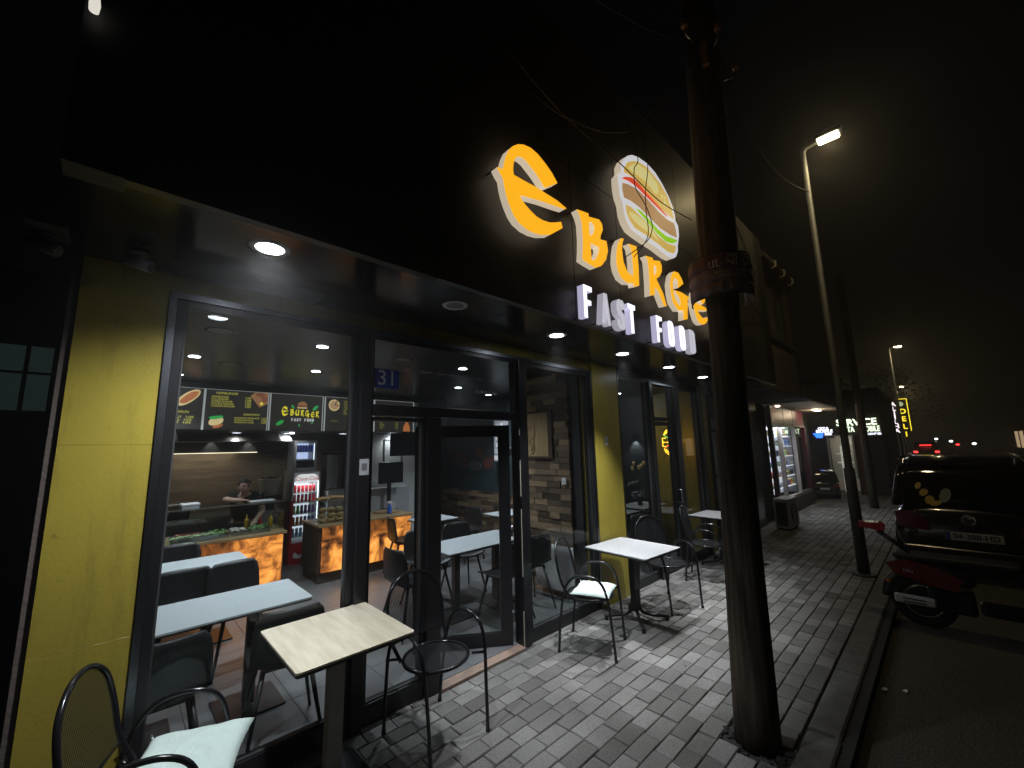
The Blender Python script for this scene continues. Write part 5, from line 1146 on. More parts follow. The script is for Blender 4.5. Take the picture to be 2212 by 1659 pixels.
V("pane", MB().box(11.60, 2.915, .41, 12.30, 2.925, 2.19).box(12.37, 2.915, .41, 13.75, 2.925, 2.19).box(13.82, 2.915, .41, 14.88, 2.925, 2.19), M['glass'])
V("back_panel", MB().box(11.55, 3.28, .41, 13.75, 3.297, 2.19), emi("vitrine_back", (.8, .84, .95), .5))
V("side_panel", MB().box(13.78, 3.0, .41, 13.80, 3.29, 2.19).box(13.81, 3.2, .41, 14.95, 3.21, 2.19), mat("grey_panel", (.25, .25, .27), .5))
for k in range(6): V("shelf", MB().box(11.58, 2.98, .62+k*.26, 13.74, 3.275, .635+k*.26), emi("shelf_glow", (.85, .88, .95), 1.3))
vt2 = (12.6, 3.1)
lamp("inner_lamp", 'AREA', (12.6, 3.08, 2.17), 45, (.86, .92, 1), vt, direction=(0, .1, -1)).data.size = 1.0
random.seed(21); bc = [(.5, .12, .08), (.7, .7, .72), (.12, .2, .5), (.7, .5, .12), (.05, .05, .06), (.3, .45, .3), (.55, .4, .3)]
for k in range(6):
    for j in range(14):
        x_ = 11.62+j*.15; h = random.uniform(.06, .17); ci = random.randrange(7); wd = random.uniform(.07, .12)
        o = MB().box(x_, 3.02, .636+k*.26, x_+wd, 3.10, .636+k*.26+h).build("goods_box", mat("goods_%d" % ci, bc[ci], .5, noise=(40, tuple(min(1, q*1.8+.1) for q in bc[ci]), .6)))
        tag(o, "small %s box on shelf %s (counted upwards) of the lit display window, %s from left" % (("red", "white", "blue", "amber", "black", "green", "tan")[ci], ("one", "two", "three", "four", "five", "six")[k], ORD[j]), "box", "boxed goods on the display window shelves")
t = thing("canopy_lamp", "warm lamp under the canopy next to the display window", "lamp", (14.6, 2.45, 2.69))
MB().rbox(14.35, 2.38, 2.655, 14.85, 2.52, 2.688, .01).build("diffuser", emi("warm_canopy_lens", (1, .78, .55), 9), t); lamp("bulb", 'POINT', (14.6, 2.45, 2.58), 9, (1, .76, .5), t, .08)
t = thing("canopy_lamp", "small warm lamp at the left end of the canopy over the display window", "lamp", (11.9, 2.8, 2.69)); MB().cyl((11.9, 2.78, 2.66), (11.9, 2.78, 2.688), .05).build("diffuser", MATS["warm_canopy_lens"], t)
# outdoor AC unit
t = thing("air_conditioner_unit", "boxy outdoor air conditioner unit on the pavement by the neighbour house", "air conditioner", (10.4, 2.5, 0))
MB().rbox(10.03, 2.36, .04, 10.75, 2.64, .62, .012).build("case", mat("grey_beige_case", (.42, .41, .37), .6, noise=(6, (.2, .19, .17), .7)), t)
MB().box(10.024, 2.40, .09, 10.0295, 2.60, .56).build("side_grille", M['black'], t)
MB().lathe([(.001, 0), (.21, 0), (.21, .006), (.001, .006)], (0, 0, 0), 28)
g_ = MB(); g_.tube([(10.36+.2*math.cos(a), 2.352, .33+.2*math.sin(a)) for a in [2*math.pi*k/28 for k in range(28)]], .008, 6, closed=True)
for k in range(-3, 4): q = math.sqrt(.2**2-(k*.05)**2); g_.tube([(10.36-q, 2.352, .33+k*.05), (10.36+q, 2.352, .33+k*.05)], .004, 6)
g_.build("fan_grille", M['black'], t)
for x_ in (10.08, 10.62): MB().box(x_, 2.38, .0, x_+.07, 2.62, .039).build("foot", M['rubber'], t)

# ================================================================= POLES, WIRES, STREET LAMPS
pl = thing("wooden_pole", "thick dark wooden utility pole in the pavement between the tables and the kerb", "pole", (3.0, 1.02, 0))
pts = [(3.0+.0173*z, 1.02-.0166*z, z) for z in (-.02, .3, .9, 1.6, 2.2, 2.7, 3.2, 4.2, 6.5)]   # it leans a little
MB().tube(pts, [.128, .124, .116, .109, .103, .103, .13, .128, .115], 28).build("shaft", M['polewood'], pl)
PX, PY = 3.05, .972
def wrap(r, c=(3.0, 1.02), a0=0): return lambda p: Vector((c[0]+(r-p.z)*math.cos(a0+p.x/r), c[1]+(r-p.z)*math.sin(a0+p.x/r), p.y))
def band(r, z0, z1, a0, a1, n=26, wob=.0):
    b = MB(); b.smooth = True; vs = []; fs = []
    for i in range(n+1):
        a = R(a0+(a1-a0)*i/n); q = r+.004*math.sin(i*1.3)
        vs += [(PX+q*math.cos(a), PY+q*math.sin(a), z0+wob*math.sin(i)), (PX+q*math.cos(a), PY+q*math.sin(a), z1+wob*math.cos(i*2)), (PX+(q+.003)*math.cos(a), PY+(q+.003)*math.sin(a), z1+wob*math.cos(i*2)), (PX+(q+.003)*math.cos(a), PY+(q+.003)*math.sin(a), z0+wob*math.sin(i))]
    for i in range(n):
        for k in range(4): a = i*4+k; c = i*4+(k+1) % 4; fs.append((a, c, c+4, a+4))
    fs += [(0, 1, 2, 3), (4*n+3, 4*n+2, 4*n+1, 4*n)]
    return b.add(vs, fs)
band(.196, 2.80, 3.08, 100, 330, 34).build("notice_board", M['paper'], pl)
band(.2005, 2.98, 3.07, 105, 325, 34).build("dark_heading_band", M['paperdark'], pl)
band(.2005, 2.90, 2.965, 108, 322, 30, .003).build("paper_strip", M['paper'], pl)
band(.2005, 2.815, 2.88, 112, 205, 16, .003).build("paper_strip", M['paper'], pl); band(.2005, 2.82, 2.885, 212, 300, 16, .003).build("paper_strip", M['paper'], pl)
for zz in (2.79, 3.082): band(.198, zz, zz+.012, 95, 335, 30).build("metal_strap", M['greytrim'], pl)
for a_ in (110, 200, 290): MB().box(PX+.12*math.cos(R(a_))-.01, PY+.12*math.sin(R(a_))-.01, 2.86, PX+.19*math.cos(R(a_))+.01, PY+.19*math.sin(R(a_))+.01, 2.88).build("spacer", M['greytrim'], pl)
def wtext(s_t, size, z, deg=218):
    MB().text(s_t, size, None, .0006, bend=lambda p: Vector((PX+(.2045+p.z)*math.cos(R(deg)+p.x/.2045), PY+(.2045+p.z)*math.sin(R(deg)+p.x/.2045), z+p.y))).build("lettering", M['paperink'], pl)
wtext("KUJDES", .03, 3.056); wtext("RILINDJA", .082, 3.010); wtext("TRANSPORT I MALLRAVE", .024, 2.945); wtext("SHITET BANESA", .024, 2.918)
for z_, a_ in ((4.9, 40), (4.75, 100), (4.55, 160)):
    p = Vector((3+.0173*z_, 1.02-.0166*z_, z_)); d_ = Vector((math.cos(R(a_+130)), math.sin(R(a_+130)), 0))
    MB().tube([p+d_*.1, p+d_*.2, p+d_*.22+Vector((0, 0, .06))], .009, 8).build("hook", M['steel'], pl)
    MB().lathe([(.001, 0), (.022, .0), (.03, .02), (.02, .035), (.03, .05), (.012, .07), (.001, .07)], tuple(p+d_*.22+Vector((0, 0, .06))), 12).build("insulator", mat("brown_porcelain", (.35, .16, .06), .2), pl)
MB().box(2.93, .86, 4.60, 2.96, .90, 4.80).build("rusty_clamp", mat("rusty_clamp", (.30, .14, .06), .7, noise=(30, (.15, .07, .04), .8)), pl)
random.seed(5)
for k in range(5):
    z_ = 4.1+.14*k; a = R(200+k*22); c = (3.07+.17*math.cos(a), .95+.17*math.sin(a), z_)
    MB().tube([(c[0]+.09*math.cos(q), c[1]+.03*math.sin(q*2), c[2]+.11*math.sin(q)) for q in [2*math.pi*j/16 for j in range(16)]], .005, 6, closed=True).build("cable_coil", M['cable'], pl)
def wire(name, label, pts, r=.006, sm=True):
    o = MB().tube(smooth_path(pts, 8) if sm else pts, r, 6).build(name, M['cable']); tag(o, label, "cable"); return o
wire("overhead_cable", "slack cable looping from the pole to the signboard above the big burger", [(2.95, 1.0, 4.7), (2.7, 1.33, 4.25), (2.38, 1.36, 4.02), (2.13, 1.36, 3.90), (1.9, 1.36, 3.83), (1.7, 1.40, 3.84), (1.2, 1.74, 4.3)], .005)
wire("overhead_cable", "straight thin cable crossing the burger emblem diagonally down to the pole", [(1.1, 1.34, 3.95), (1.76, 1.35, 3.80), (2.40, 1.35, 3.79), (2.95, 1.33, 3.72), (3.05, 1.13, 3.5)], .004)
wire("overhead_cable", "looping thin cable hanging in front of the burger's left half", [(3.02, 1.6, 4.70), (2.995, 1.5, 4.23), (2.92, 1.5, 4.08), (2.905, 1.5, 3.97), (2.926, 1.5, 3.89), (3.066, 1.5, 3.81), (3.148, 1.5, 3.705), (3.15, 1.5, 3.61), (3.066, 1.52, 3.48), (3.0, 1.70, 3.38)], .004)
wire("overhead_cable", "thin cable hanging nearly straight in front of the burger's middle", [(3.30, 1.6, 4.75), (3.17, 1.5, 4.25), (3.09, 1.5, 3.96), (3.07, 1.5, 3.76), (3.05, 1.5, 3.50), (3.10, 1.72, 3.37)], .004)
wire("overhead_cable", "cable running from the pole top out over the street to the upper left", [(3.0, .95, 5.2), (1.9, .95, 4.85), (.9, .85, 4.7), (-3, .6, 5.2)], .006)
wire("overhead_cable", "second cable running from the pole top towards the upper left", [(3.0, 1.0, 4.95), (2.2, 1.1, 4.6), (1.2, 1.2, 4.5), (-2, 1.5, 5.0)], .005)
wire("overhead_cable", "cable sagging from the wooden pole to the neighbour house's gutter", [(3.1, 1.05, 4.3), (5.2, 1.35, 4.1), (7.8, 1.9, 4.6)], .006)
wire("overhead_cable", "cable running from the wooden pole along the street to the next lamp post", [(3.1, 1.0, 5.1), (5.3, 1.0, 5.0), (7.4, .96, 5.6)], .006)
wire("overhead_cable", "thin drop cable in front of the neighbour's upper windows", [(3.1, 1.1, 3.9), (6.0, 1.6, 3.75), (9.9, 1.95, 3.6)], .005)
def street_lamp(x, y, label, e, h=6.3, detail=True):
    t = thing("street_lamp", label, "street lamp", (x, y, 0), "street lamps along the pavement")
    MB().tube([(x, y, -.02), (x, y, 1.4), (x, y, 1.42), (x, y, h)], [.068, .064, .046, .034], 16).build("post", M['polemetal'], t)
    MB().cyl((x, y, -.02), (x, y, .03), .13).build("base_flange", M['polemetal'], t)
    MB().tube(smooth_path([(x, y, h-.02), (x+.003, y-.04, h+.04), (x+.006, y-.16, h+.07), (x+.008, y-.24, h+.08)], 5), .025, 10).build("arm", M['polemetal'], t)
    MB().rbox(x-.10, y-.50, h+.075, x+.11, y-.18, h+.15, .025, 3).build("lamp_head", M['greytrim'], t)
    MB().rbox(x-.08, y-.46, h+.045, x+.09, y-.20, h+.0745, .012, 2).build("lens", M['L_warm'], t)
    lamp("bulb", 'SPOT', (x, y-.33, h+.02), e, (1.0, .78, .42), t, .09, 118, .5); lamp("lens_glow", 'POINT', (x, y-.33, h-.02), e*.35, (1.0, .76, .38), t, .08)
street_lamp(7.43, .97, "street lamp with a bright warm head on a grey metal post, nearest the camera", 50)
street_lamp(27.9, 1.35, "second street lamp down the street, smaller lit head", 60)
street_lamp(50, 2.35, "farthest small street lamp down the street", 300)
t = thing("wooden_pole", "thin dark wooden pole standing beyond the metal lamp post", "pole", (14.7, 1.5, 0)); MB().tube([(14.7, 1.5, -.02), (14.65, 1.5, 3), (14.6, 1.5, 6.5)], [.10, .09, .08], 14).build("shaft", M['polewood'], t)
t = thing("bright_spot", "small bright lamp at the top of the signboard's left edge", "lamp", (-.17, 1.72, 3.2)); MB().lathe([(.001, 0), (.012, .004), (.014, .03), (.010, .06), (.001, .062)], (-.175, 1.705, 3.205), 12).build("bright_spot_body", emi("bright_spot_glow", (.9, .85, .75), .8), t); MB().box(-.18, 1.705, 3.268, -.17, 1.744, 3.275).build("bracket", M['greytrim'], t)  # small glowing body stands in for an unidentified bright spot

# ================================================================= SHOPS FARTHER DOWN
ph = thing("phone_shop_building", "dark corner building with a lit phone shop front and white lit sign words", "building", (19, 5, 0))
Q = lambda n, mb, m, **k: mb.build(n, m, ph, **k)
Q("wall", MB().box(18.02, 1.36, 0, 24, 1.50, 3.4).box(18.02, 1.50, 2.0, 18.2, 9, 3.4).box(18.02, 2.85, 0, 18.2, 9, 1.999).box(18.02, 1.50, 0, 18.2, 2.12, 2.0).box(18.2, 8.8, 0, 24, 9, 3.4), M['dark'])
Q("roof", MB().box(18.0, 1.34, 3.41, 24, 9.1, 3.5), M['dark'])
Q("brick_red_pilaster", MB().box(17.98, 1.72, 0, 18.015, 2.05, 1.9), mat("brick_red_paint", (.16, .06, .04), .8, noise=(6, (.10, .04, .03), .6)))
Q("shop_window_frame", MB().box(17.96, 2.12, .5, 18.01, 2.16, 1.98).box(17.96, 2.80, .5, 18.01, 2.85, 1.98).box(17.96, 2.16, 1.93, 18.01, 2.80, 1.98), M['pwhite'])
Q("pane", MB().box(18.02, 2.16, .5, 18.03, 2.80, 1.93), M['glass'])
Q("shop_room_wall", MB().box(19.2, 2.0, 0, 19.25, 2.95, 2.0), emi("phone_shop_wall_glow", (.5, .45, .36), .07))  # wall and stand glow themselves, standing for the shop's light
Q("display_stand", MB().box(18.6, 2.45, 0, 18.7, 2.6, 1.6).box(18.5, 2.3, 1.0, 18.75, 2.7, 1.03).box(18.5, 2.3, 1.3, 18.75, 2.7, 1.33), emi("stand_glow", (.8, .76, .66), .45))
Q("interior_lamp", MB().box(18.5, 2.25, 1.95, 18.8, 2.7, 1.97), emi("phone_shop_lamp", (1, .9, .7), 3))
lamp("room_lamp", 'POINT', (18.6, 2.45, 1.8), 5, (1, .9, .75), ph, .1)
ge = emi("sign_pale_green_white", (.80, .95, .68), 2.2); we = emi("sign_white_glow", (.82, .84, 1.0), 2.4); be = emi("neon_blue", (.03, .16, 1.0), 3.2)
t = thing("shop_sign", "white and greenish lit sign reading SERVICE MOBILE Store on the corner building", "shop sign", (17.97, 1.98, 1.95))
MB().box(17.97, 1.36, 1.93, 18.01, 2.62, 2.47).build("board", M['blackgloss'], t)
MB().text("SERVICE", .30, side_m(17.955, 1.985, 2.375), .01, sx=.98, bold=.006).build("large_lettering", ge, t)
MB().text("MOBILE", .25, side_m(17.955, 1.64, 2.14), .01, sx=.56, bold=.004).text("GITA", .25, side_m(17.955, 2.22, 2.14), .01, sx=.6, bold=.004).build("middle_lettering", ge, t)
MB().text("store", .13, side_m(17.955, 1.62, 1.99), .01, sx=1.7, bold=.002).build("small_lettering", we, t)
t = thing("neon_shop_sign", "white and blue lit sign reading GITA MOBILE left of the larger sign words", "shop sign", (17.97, 2.85, 2.0))
MB().box(17.985, 2.62, 1.87, 18.01, 3.24, 2.26).build("board", M['blackgloss'], t)
MB().text("GITA", .14, side_m(17.97, 2.90, 2.205), .008, bold=.003).text("MOBILE", .14, side_m(17.97, 2.88, 2.115), .008, bold=.003).build("white_lettering", we, t)
for k in range(5): MB().tube([(17.965, 3.21-k*.02, 2.045-k*.035), (17.965, 2.91+k*.01, 2.045-k*.035)], .014, 6).build("blue_tube", be, t)
MB().tube([(17.97, 2.87, 2.035), (17.97, 2.68, 2.03)], .012, 6).tube([(17.97, 2.88, 1.995), (17.97, 2.68, 1.99)], .012, 6).build("white_tube", we, t)
t = thing("blue_awning", "small dim blue awning beyond the corner building", "awning", (24.3, 1.6, 2.0)); MB().prism([(1.2, 1.98), (2.0, 1.98), (2.0, 2.18), (1.9, 2.2)], 24.1, 26, 'yz').build("fabric", mat("blue_fabric", (.05, .09, .18), .8), t); MB().box(24.2, 1.25, 0, 24.25, 1.3, 1.98).build("post", M['greytrim'], t)
def vsign(x, y0, dz, word, m, size, label, frame=None):
    t = thing("vertical_shop_sign", label, "shop sign", (x, y0, 0))
    MB().box(x+.02, y0-.14, 2.05, x+.10, y0+.14, 3.95).build("board", M['blackgloss'], t); MB().cyl((x+.06, y0, 0), (x+.06, y0, 2.05), .05).build("post", M['polemetal'], t)
    b = MB()
    for k, ch in enumerate(word): b.text(ch, size, side_m(x+.01, y0, 3.62-k*dz), .01, bold=.006)
    b.build("lettering", m, t); return t
vsign(30, 1.66, .235, "ALJILHA", emi("pinkish_white_glow", (.95, .84, .88), 1.8), .30, "tall narrow sign with pale letters ALJILHA reading downwards")
t = vsign(30, 1.33, .40, " DELI", emi("yellow_glow", (1.0, .75, .03), 1.6), .36, "tall yellow framed sign with letters DELI reading downwards")
MB().box(29.99, 1.10, 2.2, 30.01, 1.13, 3.9).box(29.99, 1.13, 3.87, 30.01, 1.50, 3.9).build("yellow_edge", MATS["yellow_glow"], t); MB().prism(oval(1.38, 3.62, .12, .12), 29.98, 30.01, 'yz').build("round_logo", emi("pale_green_glow", (.6, .7, .4), .6), t)
random.seed(31)
rowl = [(24.2, 3.0, 31, 4.5), (31.2, 3.6, 40, 5.2), (40.2, 4.2, 52, 6), (52.2, 4.8, 75, 8)]
for i, (x0, y0, x1, h) in enumerate(rowl):
    t = thing("row_house", "dark house of the left row, %s beyond the corner building" % ("first", "second", "third", "fourth and tallest")[i], "building", ((x0+x1)/2, y0+3, 0), "dark houses down the street")
    MB().box(x0, y0, 0, x1, y0+8, h).build("wall", M['dark'], t); MB().box(x0-.1, y0-.1, h+.002, x1+.05, y0+8.1, h+.15).build("roof", M['dark'], t)
    for k in range(3):
        a = x0+1+k*2.4
        MB().box(a, y0-.03, .8, a+1.6, y0-.002, 2.2).build("shop_window", emi("dim_shop_%d" % ((i+k) % 3), [(1, .7, .4), (.8, .85, 1), (.9, .8, .6)][(i+k) % 3], [.5, .8, .15][(i*2+k) % 3]), t)
        MB().box(a+.2, y0-.02, 3.6, a+1.1, y0-.002, 4.8).build("window", M['carglass'], t)
t = thing("veranda_house", "dark house at the far left with a dim teal lit glazed veranda", "building", (-3, 13, 0))
MB().box(-9, 12.1, 0, -.85, 18, 2.7).box(-9, 12.1, 4.0, -.85, 18, 5.5).box(-1.05, 12.1, 2.7, -.85, 18, 4.0).box(-9, 13, 2.7, -1.05, 18, 4.0).build("wall", M['dark'], t)
MB().box(-9, 12.12, 2.72, -1.06, 12.14, 3.98).build("window_panes", emi("teal_window", (.10, .17, .16), .08), t)
for x_ in (-1.42, -2.3, -3.2): MB().box(x_, 12.08, 2.7, x_+.06, 12.119, 4.0).build("window_bar", M['dark'], t)
MB().box(-9, 12.075, 3.42, -1.05, 12.079, 3.47).build("window_bar", M['dark'], t)
# right side of the street
for i, (x0, x1, y0, h) in enumerate([(14, 34, -13, 7), (36, 58, -12, 9), (60, 72, -5.5, 6)]):
    t = thing("opposite_house", "dark building on the far side of the street, %s" % ("the nearest", "the middle one", "the last with lit shutters")[i], "building", ((x0+x1)/2, y0, 0), "buildings across the street")
    yb, ya = (y0-8, y0)
    MB().box(x0, yb, 0, x1, ya, h).build("wall", M['dark'], t); MB().box(x0-.1, yb-.1, h+.002, x1+.1, ya+.1, h+.2).build("roof", M['dark'], t)
    for k in range(3 if i else 0): MB().box(x0+1+k*4, ya+.002, .6, x0+3.6+k*4, ya+.03, 2.3).build("shop_window", emi("dim_shop_0", (1, .7, .4), .5), t)
    if i == 2:
        for k in range(6): MB().box(x0-.04, ya-1.0-k*.45, .3, x0-.002, ya-.72-k*.45, 2.2).build("lit_shutter", emi("pale_shutter_glow", (.7, .65, .5), .35), t)
# trees
def tree(x, y, h, label, seed):
    random.seed(seed); t = thing("street_tree", label, "tree", (x, y, -.1), "trees along the street")
    b = MB().tube([(x, y, -.1), (x+.05, y, h*.3), (x, y+.1, h*.5)], [.16, .12, .08], 10)
    for k in range(7):
        a = k*.9; b.tube([(x+.02, y+.05, h*.42), (x+math.cos(a)*h*.12, y+math.sin(a)*h*.12, h*.6), (x+math.cos(a)*h*.22, y+math.sin(a)*h*.22, h*.78)], [.06, .035, .012], 6)
    b.build("trunk", M['bark'], t); c = MB()
    cl = [(random.gauss(0, .16)*h, random.gauss(0, .16)*h, random.uniform(.48, .98)*h) for _ in range(36)]
    for cx, cy, cz in cl:
        for k in range(90):
            p = Vector((x+cx+random.gauss(0, .055)*h, y+cy+random.gauss(0, .055)*h, cz+random.gauss(0, .045)*h)); s_1 = random.uniform(.05, .11)
            d1 = Vector((random.uniform(-1, 1), random.uniform(-1, 1), random.uniform(-.6, .6))).normalized(); d2 = d1.cross(Vector((random.uniform(-1, 1), random.uniform(-1, 1), random.uniform(-1, 1)))).normalized()
            c.add([p-d1*s_1, p+d2*s_1*.5, p+d1*s_1, p-d2*s_1*.5], [(0, 1, 2, 3)])
    c.build("crown", M['leaf'], t)
tree(21, -8.8, 7, "dark leafy tree across the street at the right edge", 1); tree(33, -8.9, 8, "taller dark tree farther down across the street", 2); tree(38, 2.6, 6.5, "dark tree beyond the vertical signs", 3)

# ================================================================= VEHICLES
def sup(cy, cz, hy, hz, n=24, e=3.2):
    out = []
    for k in range(n):
        a = 2*math.pi*k/n; c, s = math.cos(a), math.sin(a)
        out.append((cy+hy*math.copysign(abs(c)**(2/e), c), cz+hz*math.copysign(abs(s)**(2/e), s)))
    return out
def make_car(name, label, paint, detail=True):
    """local frame: rear at x=0, front at x=4.2, centre line y=0"""
    t = thing(name, label, "car", (0, 0, 0))
    w = lambda b, n, m, p=None: b.build(n, m, p or t, world=False)
    b = MB(); n = 24; b.smooth = True
    stn = [(.0, .66, .40, .80), (.03, .72, .33, .90), (.12, .765, .29, .96), (.5, .785, .24, .985), (1.5, .79, .22, .985), (2.6, .79, .22, .97), (3.3, .785, .24, .93), (3.8, .76, .27, .84), (4.08, .70, .30, .74), (4.18, .62, .36, .66)]
    vs = []; fs = []
    for x_, hw, z0, z1 in stn:
        for (yy, zz) in sup(0, (z0+z1)/2, hw, (z1-z0)/2, n, 3.6): vs.append((x_, yy, zz))
    for i in range(len(stn)-1):
        for j in range(n): fs.append((i*n+j, i*n+(j+1) % n, (i+1)*n+(j+1) % n, (i+1)*n+j))
    fs += [tuple(range(n))[::-1], tuple((len(stn)-1)*n+j for j in range(n))]
    w(b.add(vs, fs), "body", paint)
    # cabin: dark glass volume with painted pillars and roof
    prof = [(.06, .93, .74), (.20, 1.30, .665), (.32, 1.50, .61), (.55, 1.575, .58), (1.3, 1.605, .575), (2.0, 1.585, .575), (2.45, 1.49, .60), (3.05, .96, .72)]
    b = MB(); b.smooth = True
    vs = []
    for x_, z_, hw in prof: vs += [(x_, -hw, z_), (x_, -hw*.86, z_+.012), (x_, hw*.86, z_+.012), (x_, hw, z_)]
    base = [(x_, z_, hw) for x_, z_, hw in prof]
    k = len(prof); fs = [(i*4+j, (i+1)*4+j, (i+1)*4+j+1, i*4+j+1) for i in range(k-1) for j in range(3)]
    o = len(vs); vs += [(x_, s*.755, .94) for x_, _, _ in prof for s in (-1, 1)]
    for i in range(k-1): fs += [(i*4, o+i*2, o+(i+1)*2, (i+1)*4), (i*4+3, (i+1)*4+3, o+(i+1)*2+1, o+i*2+1)]
    w(b.add(vs, fs), "cabin_glass", M['carglass'])
    rf = MB(); rf.smooth = True; vs = []; fs = []
    rp = prof[2:7]
    for x_, z_, hw in rp: vs += [(x_, -hw-.006, z_-.03), (x_, -hw*.9, z_+.022), (x_, 0, z_+.03), (x_, hw*.9, z_+.022), (x_, hw+.006, z_-.03)]
    for i in range(len(rp)-1):
        for j in range(4): fs.append((i*5+j, (i+1)*5+j, (i+1)*5+j+1, i*5+j+1))
    w(rf.add(vs, fs), "roof", paint)
    for s in (-1, 1):
        w(MB().tube([(.07, s*.75, .95), (.20, s*.675, 1.30), (.32, s*.62, 1.49)], [.035, .03, .026], 8), "rear_pillar", paint)
        w(MB().tube([(.03, s*.775, .93), (.16, s*.70, 1.30), (.27, s*.645, 1.50)], .007, 6), "rear_edge_strip", M['chrome'])
        w(MB().tube([(1.35, s*.757, .96), (1.30, s*.60, 1.57)], .028, 8), "middle_pillar", paint); w(MB().tube([(3.0, s*.72, .97), (2.45, s*.61, 1.47)], .026, 8), "front_pillar", paint)
        w(MB().tube([(.35, s*.63, 1.60), (.6, s*.56, 1.635), (1.9, s*.56, 1.64), (2.1, s*.6, 1.60)], .014, 8), "roof_rail", M['chrome'])
        w(MB().tube([(.12, s*.762, .97), (1.2, s*.775, .98), (2.9, s*.745, .965)], .006, 6), "chrome_strip", M['chrome'])
        for x_ in (.78, 3.32):
            wh = MB().cyl((x_, s*.60, .31), (x_, s*.80, .31), .31, n=28).build("wheel", M['rubber'], t, world=False)
            MB().cyl((x_, s*.801, .31), (x_, s*.808, .31), .20, n=24).build("rim", M['polemetal'], wh, world=False)
            MB().tube([(x_+.335*math.cos(R(a)), s*.79, .31+.335*math.sin(R(a))) for a in range(0, 181, 12)], .02, 6).build("wheel_arch", M['black'], wh, world=False)
        w(MB().prism([(s*.40, .62), (s*.735, .66), (s*.745, .86), (s*.55, .88), (s*.42, .74)], -.022+.0, .10, 'yz'), "tail_light", M['redlens'])
        w(MB().rbox(4.02, s*.42-.14, .60, 4.15, s*.42+.14, .72, .03), "headlight", M['chrome'])
        w(MB().rbox(2.7, s*.80-.03, .98, 2.82, s*.80+.09*s, 1.12, .025), "side_mirror", paint)
    w(MB().rbox(-.055, -.70, .27, .10, .70, .42, .03, 3), "bumper", paint)
    w(MB().rbox(-.035, -.27, .515, .0, .27, .645, .01), "plate_recess", M['black'])
    pt = w(MB().rbox(-.044, -.26, .53, -.0355, .26, .635, .003), "number_plate", M['plate'])
    w(MB().box(-.0455, .215, .532, -.0445, .258, .633), "plate_blue_band", M['plateblue'], pt)
    if detail:
        w(MB().text("04-388-HD", .098, side_m(-.0455, -.02, .582), .0006, sx=.93, bold=.002), "plate_lettering", M['ink'], pt)
        em = MB(); em.tube([(-.03, .02+.062*math.cos(a), .80+.062*math.sin(a)) for a in [2*math.pi*j/28 for j in range(28)]], .006, 8, closed=True)
        em.tube([(-.03, .045, .852), (-.03, .02, .805), (-.03, -.005, .852)], .005, 6); em.tube([(-.03, .068, .825), (-.03, .043, .748), (-.03, .02, .797), (-.03, -.003, .748), (-.03, -.028, .825)], .005, 6)
        w(em, "round_emblem", M['chrome'])
    w(MB().tube([(.035, -.3, 1.02), (.06, .1, 1.03), (.055, .18, 1.04)], .01, 6), "rear_wiper", M['black'])
    w(MB().rbox(.26, -.2, 1.51, .36, .2, 1.53, .008), "brake_light_bar", M['black'])
    return t
car = make_car("parked_car", "black parked minivan seen from behind at the kerb, Kosovo plate", M['carpaint'])
car['label'] = "large black minivan parked at the kerb, rear window sticker, right edge of the photo"
car.location = (8.35, -.11, -.10)
# coloured sticker on its rear window
dc = MB()
for (y_, z_, ry, rz_, a) in ((.46, 1.22, .03, .05, .4), (.41, 1.13, .04, .055, .7), (.36, 1.03, .05, .06, .3), (.30, .99, .06, .03, -.4)):
    dc.prism([(u, v) for u, v in oval(y_, z_, ry, rz_, a, 14)], -.006, .0, 'yz')
for i in range(len(dc.v)): v = dc.v[i]; dc.v[i] = (v[0]+.052+(v[2]-.93)*.38, v[1], v[2])
dc.build("window_sticker", mat("yellow_vinyl", (.5, .36, .06), .5), car, world=False)
dc = MB().prism(oval(.20, 1.10, .055, .10, .35, 18), -.006, 0, 'yz')
for i in range(len(dc.v)): v = dc.v[i]; dc.v[i] = (v[0]+.052+(v[2]-.93)*.38, v[1], v[2])
dc.build("window_sticker", mat("grey_vinyl", (.22, .22, .17), .5), car, world=False)
c2_ = make_car("parked_car", "x", mat("dark_green_car_paint", (.012, .018, .014), .2, coat=1.0), False); c2_['label'] = "dark car parked on the pavement before the lit phone shop"; c2_.location = (16.0, 2.75, -.0); c2_.rotation_euler.z = R(14); c2_.scale = (.42, .5, .55)
c3 = thing("distant_car", "small distant car with glowing red brake lights in the middle of the road", "car", (46, 1.05, -.1))
MB().rbox(46, .3, .15, 50, 1.85, .95, .15, 3).build("body", M['carpaint'], c3); MB().prism([(46.1, .93), (46.6, 1.5), (48.5, 1.5), (49.3, .93)], .45, 1.7, 'xz').build("cabin", M['carglass'], c3)
rb = emi("brake_light_glow", (1.0, .03, .03), 5)
for y_ in (.36, 1.55): MB().rbox(45.96, y_, .66, 45.995, y_+.24, .80, .01).build("tail_light", rb, c3)
MB().box(46.2, .75, 1.22, 46.24, 1.4, 1.27).build("high_brake_light", rb, c3)
for y_ in (.4, 1.55):
    for x_ in (46.8, 49.2): MB().cyl((x_, y_, .2), (x_, y_+.2, .2), .3).build("wheel", M['rubber'], c3)
for i, (x, y, z, cl) in enumerate(((60, -.45, 1.35, 'w'), (58, -1.9, 1.1, 'w'), (66, .6, 1.6, 'w'), (62, -.9, 1.0, 'r'))):
    t = thing("distant_lamp", ("small white light far down the street, left one", "small white light far down the street, right one", "tiny white light beyond the red brake lights", "tiny red light far down the street")[i], "lamp", (x, y, -.1)); MB().cyl((x, y, -.1), (x, y, z), .03, n=8).build("post", M['polemetal'], t)
    MB().ball((x, y, z+.08), .09, (1, 1.6, 1)).build("glow_globe", emi("far_white", (.85, .95, 1), 6) if cl == 'w' else rb, t)
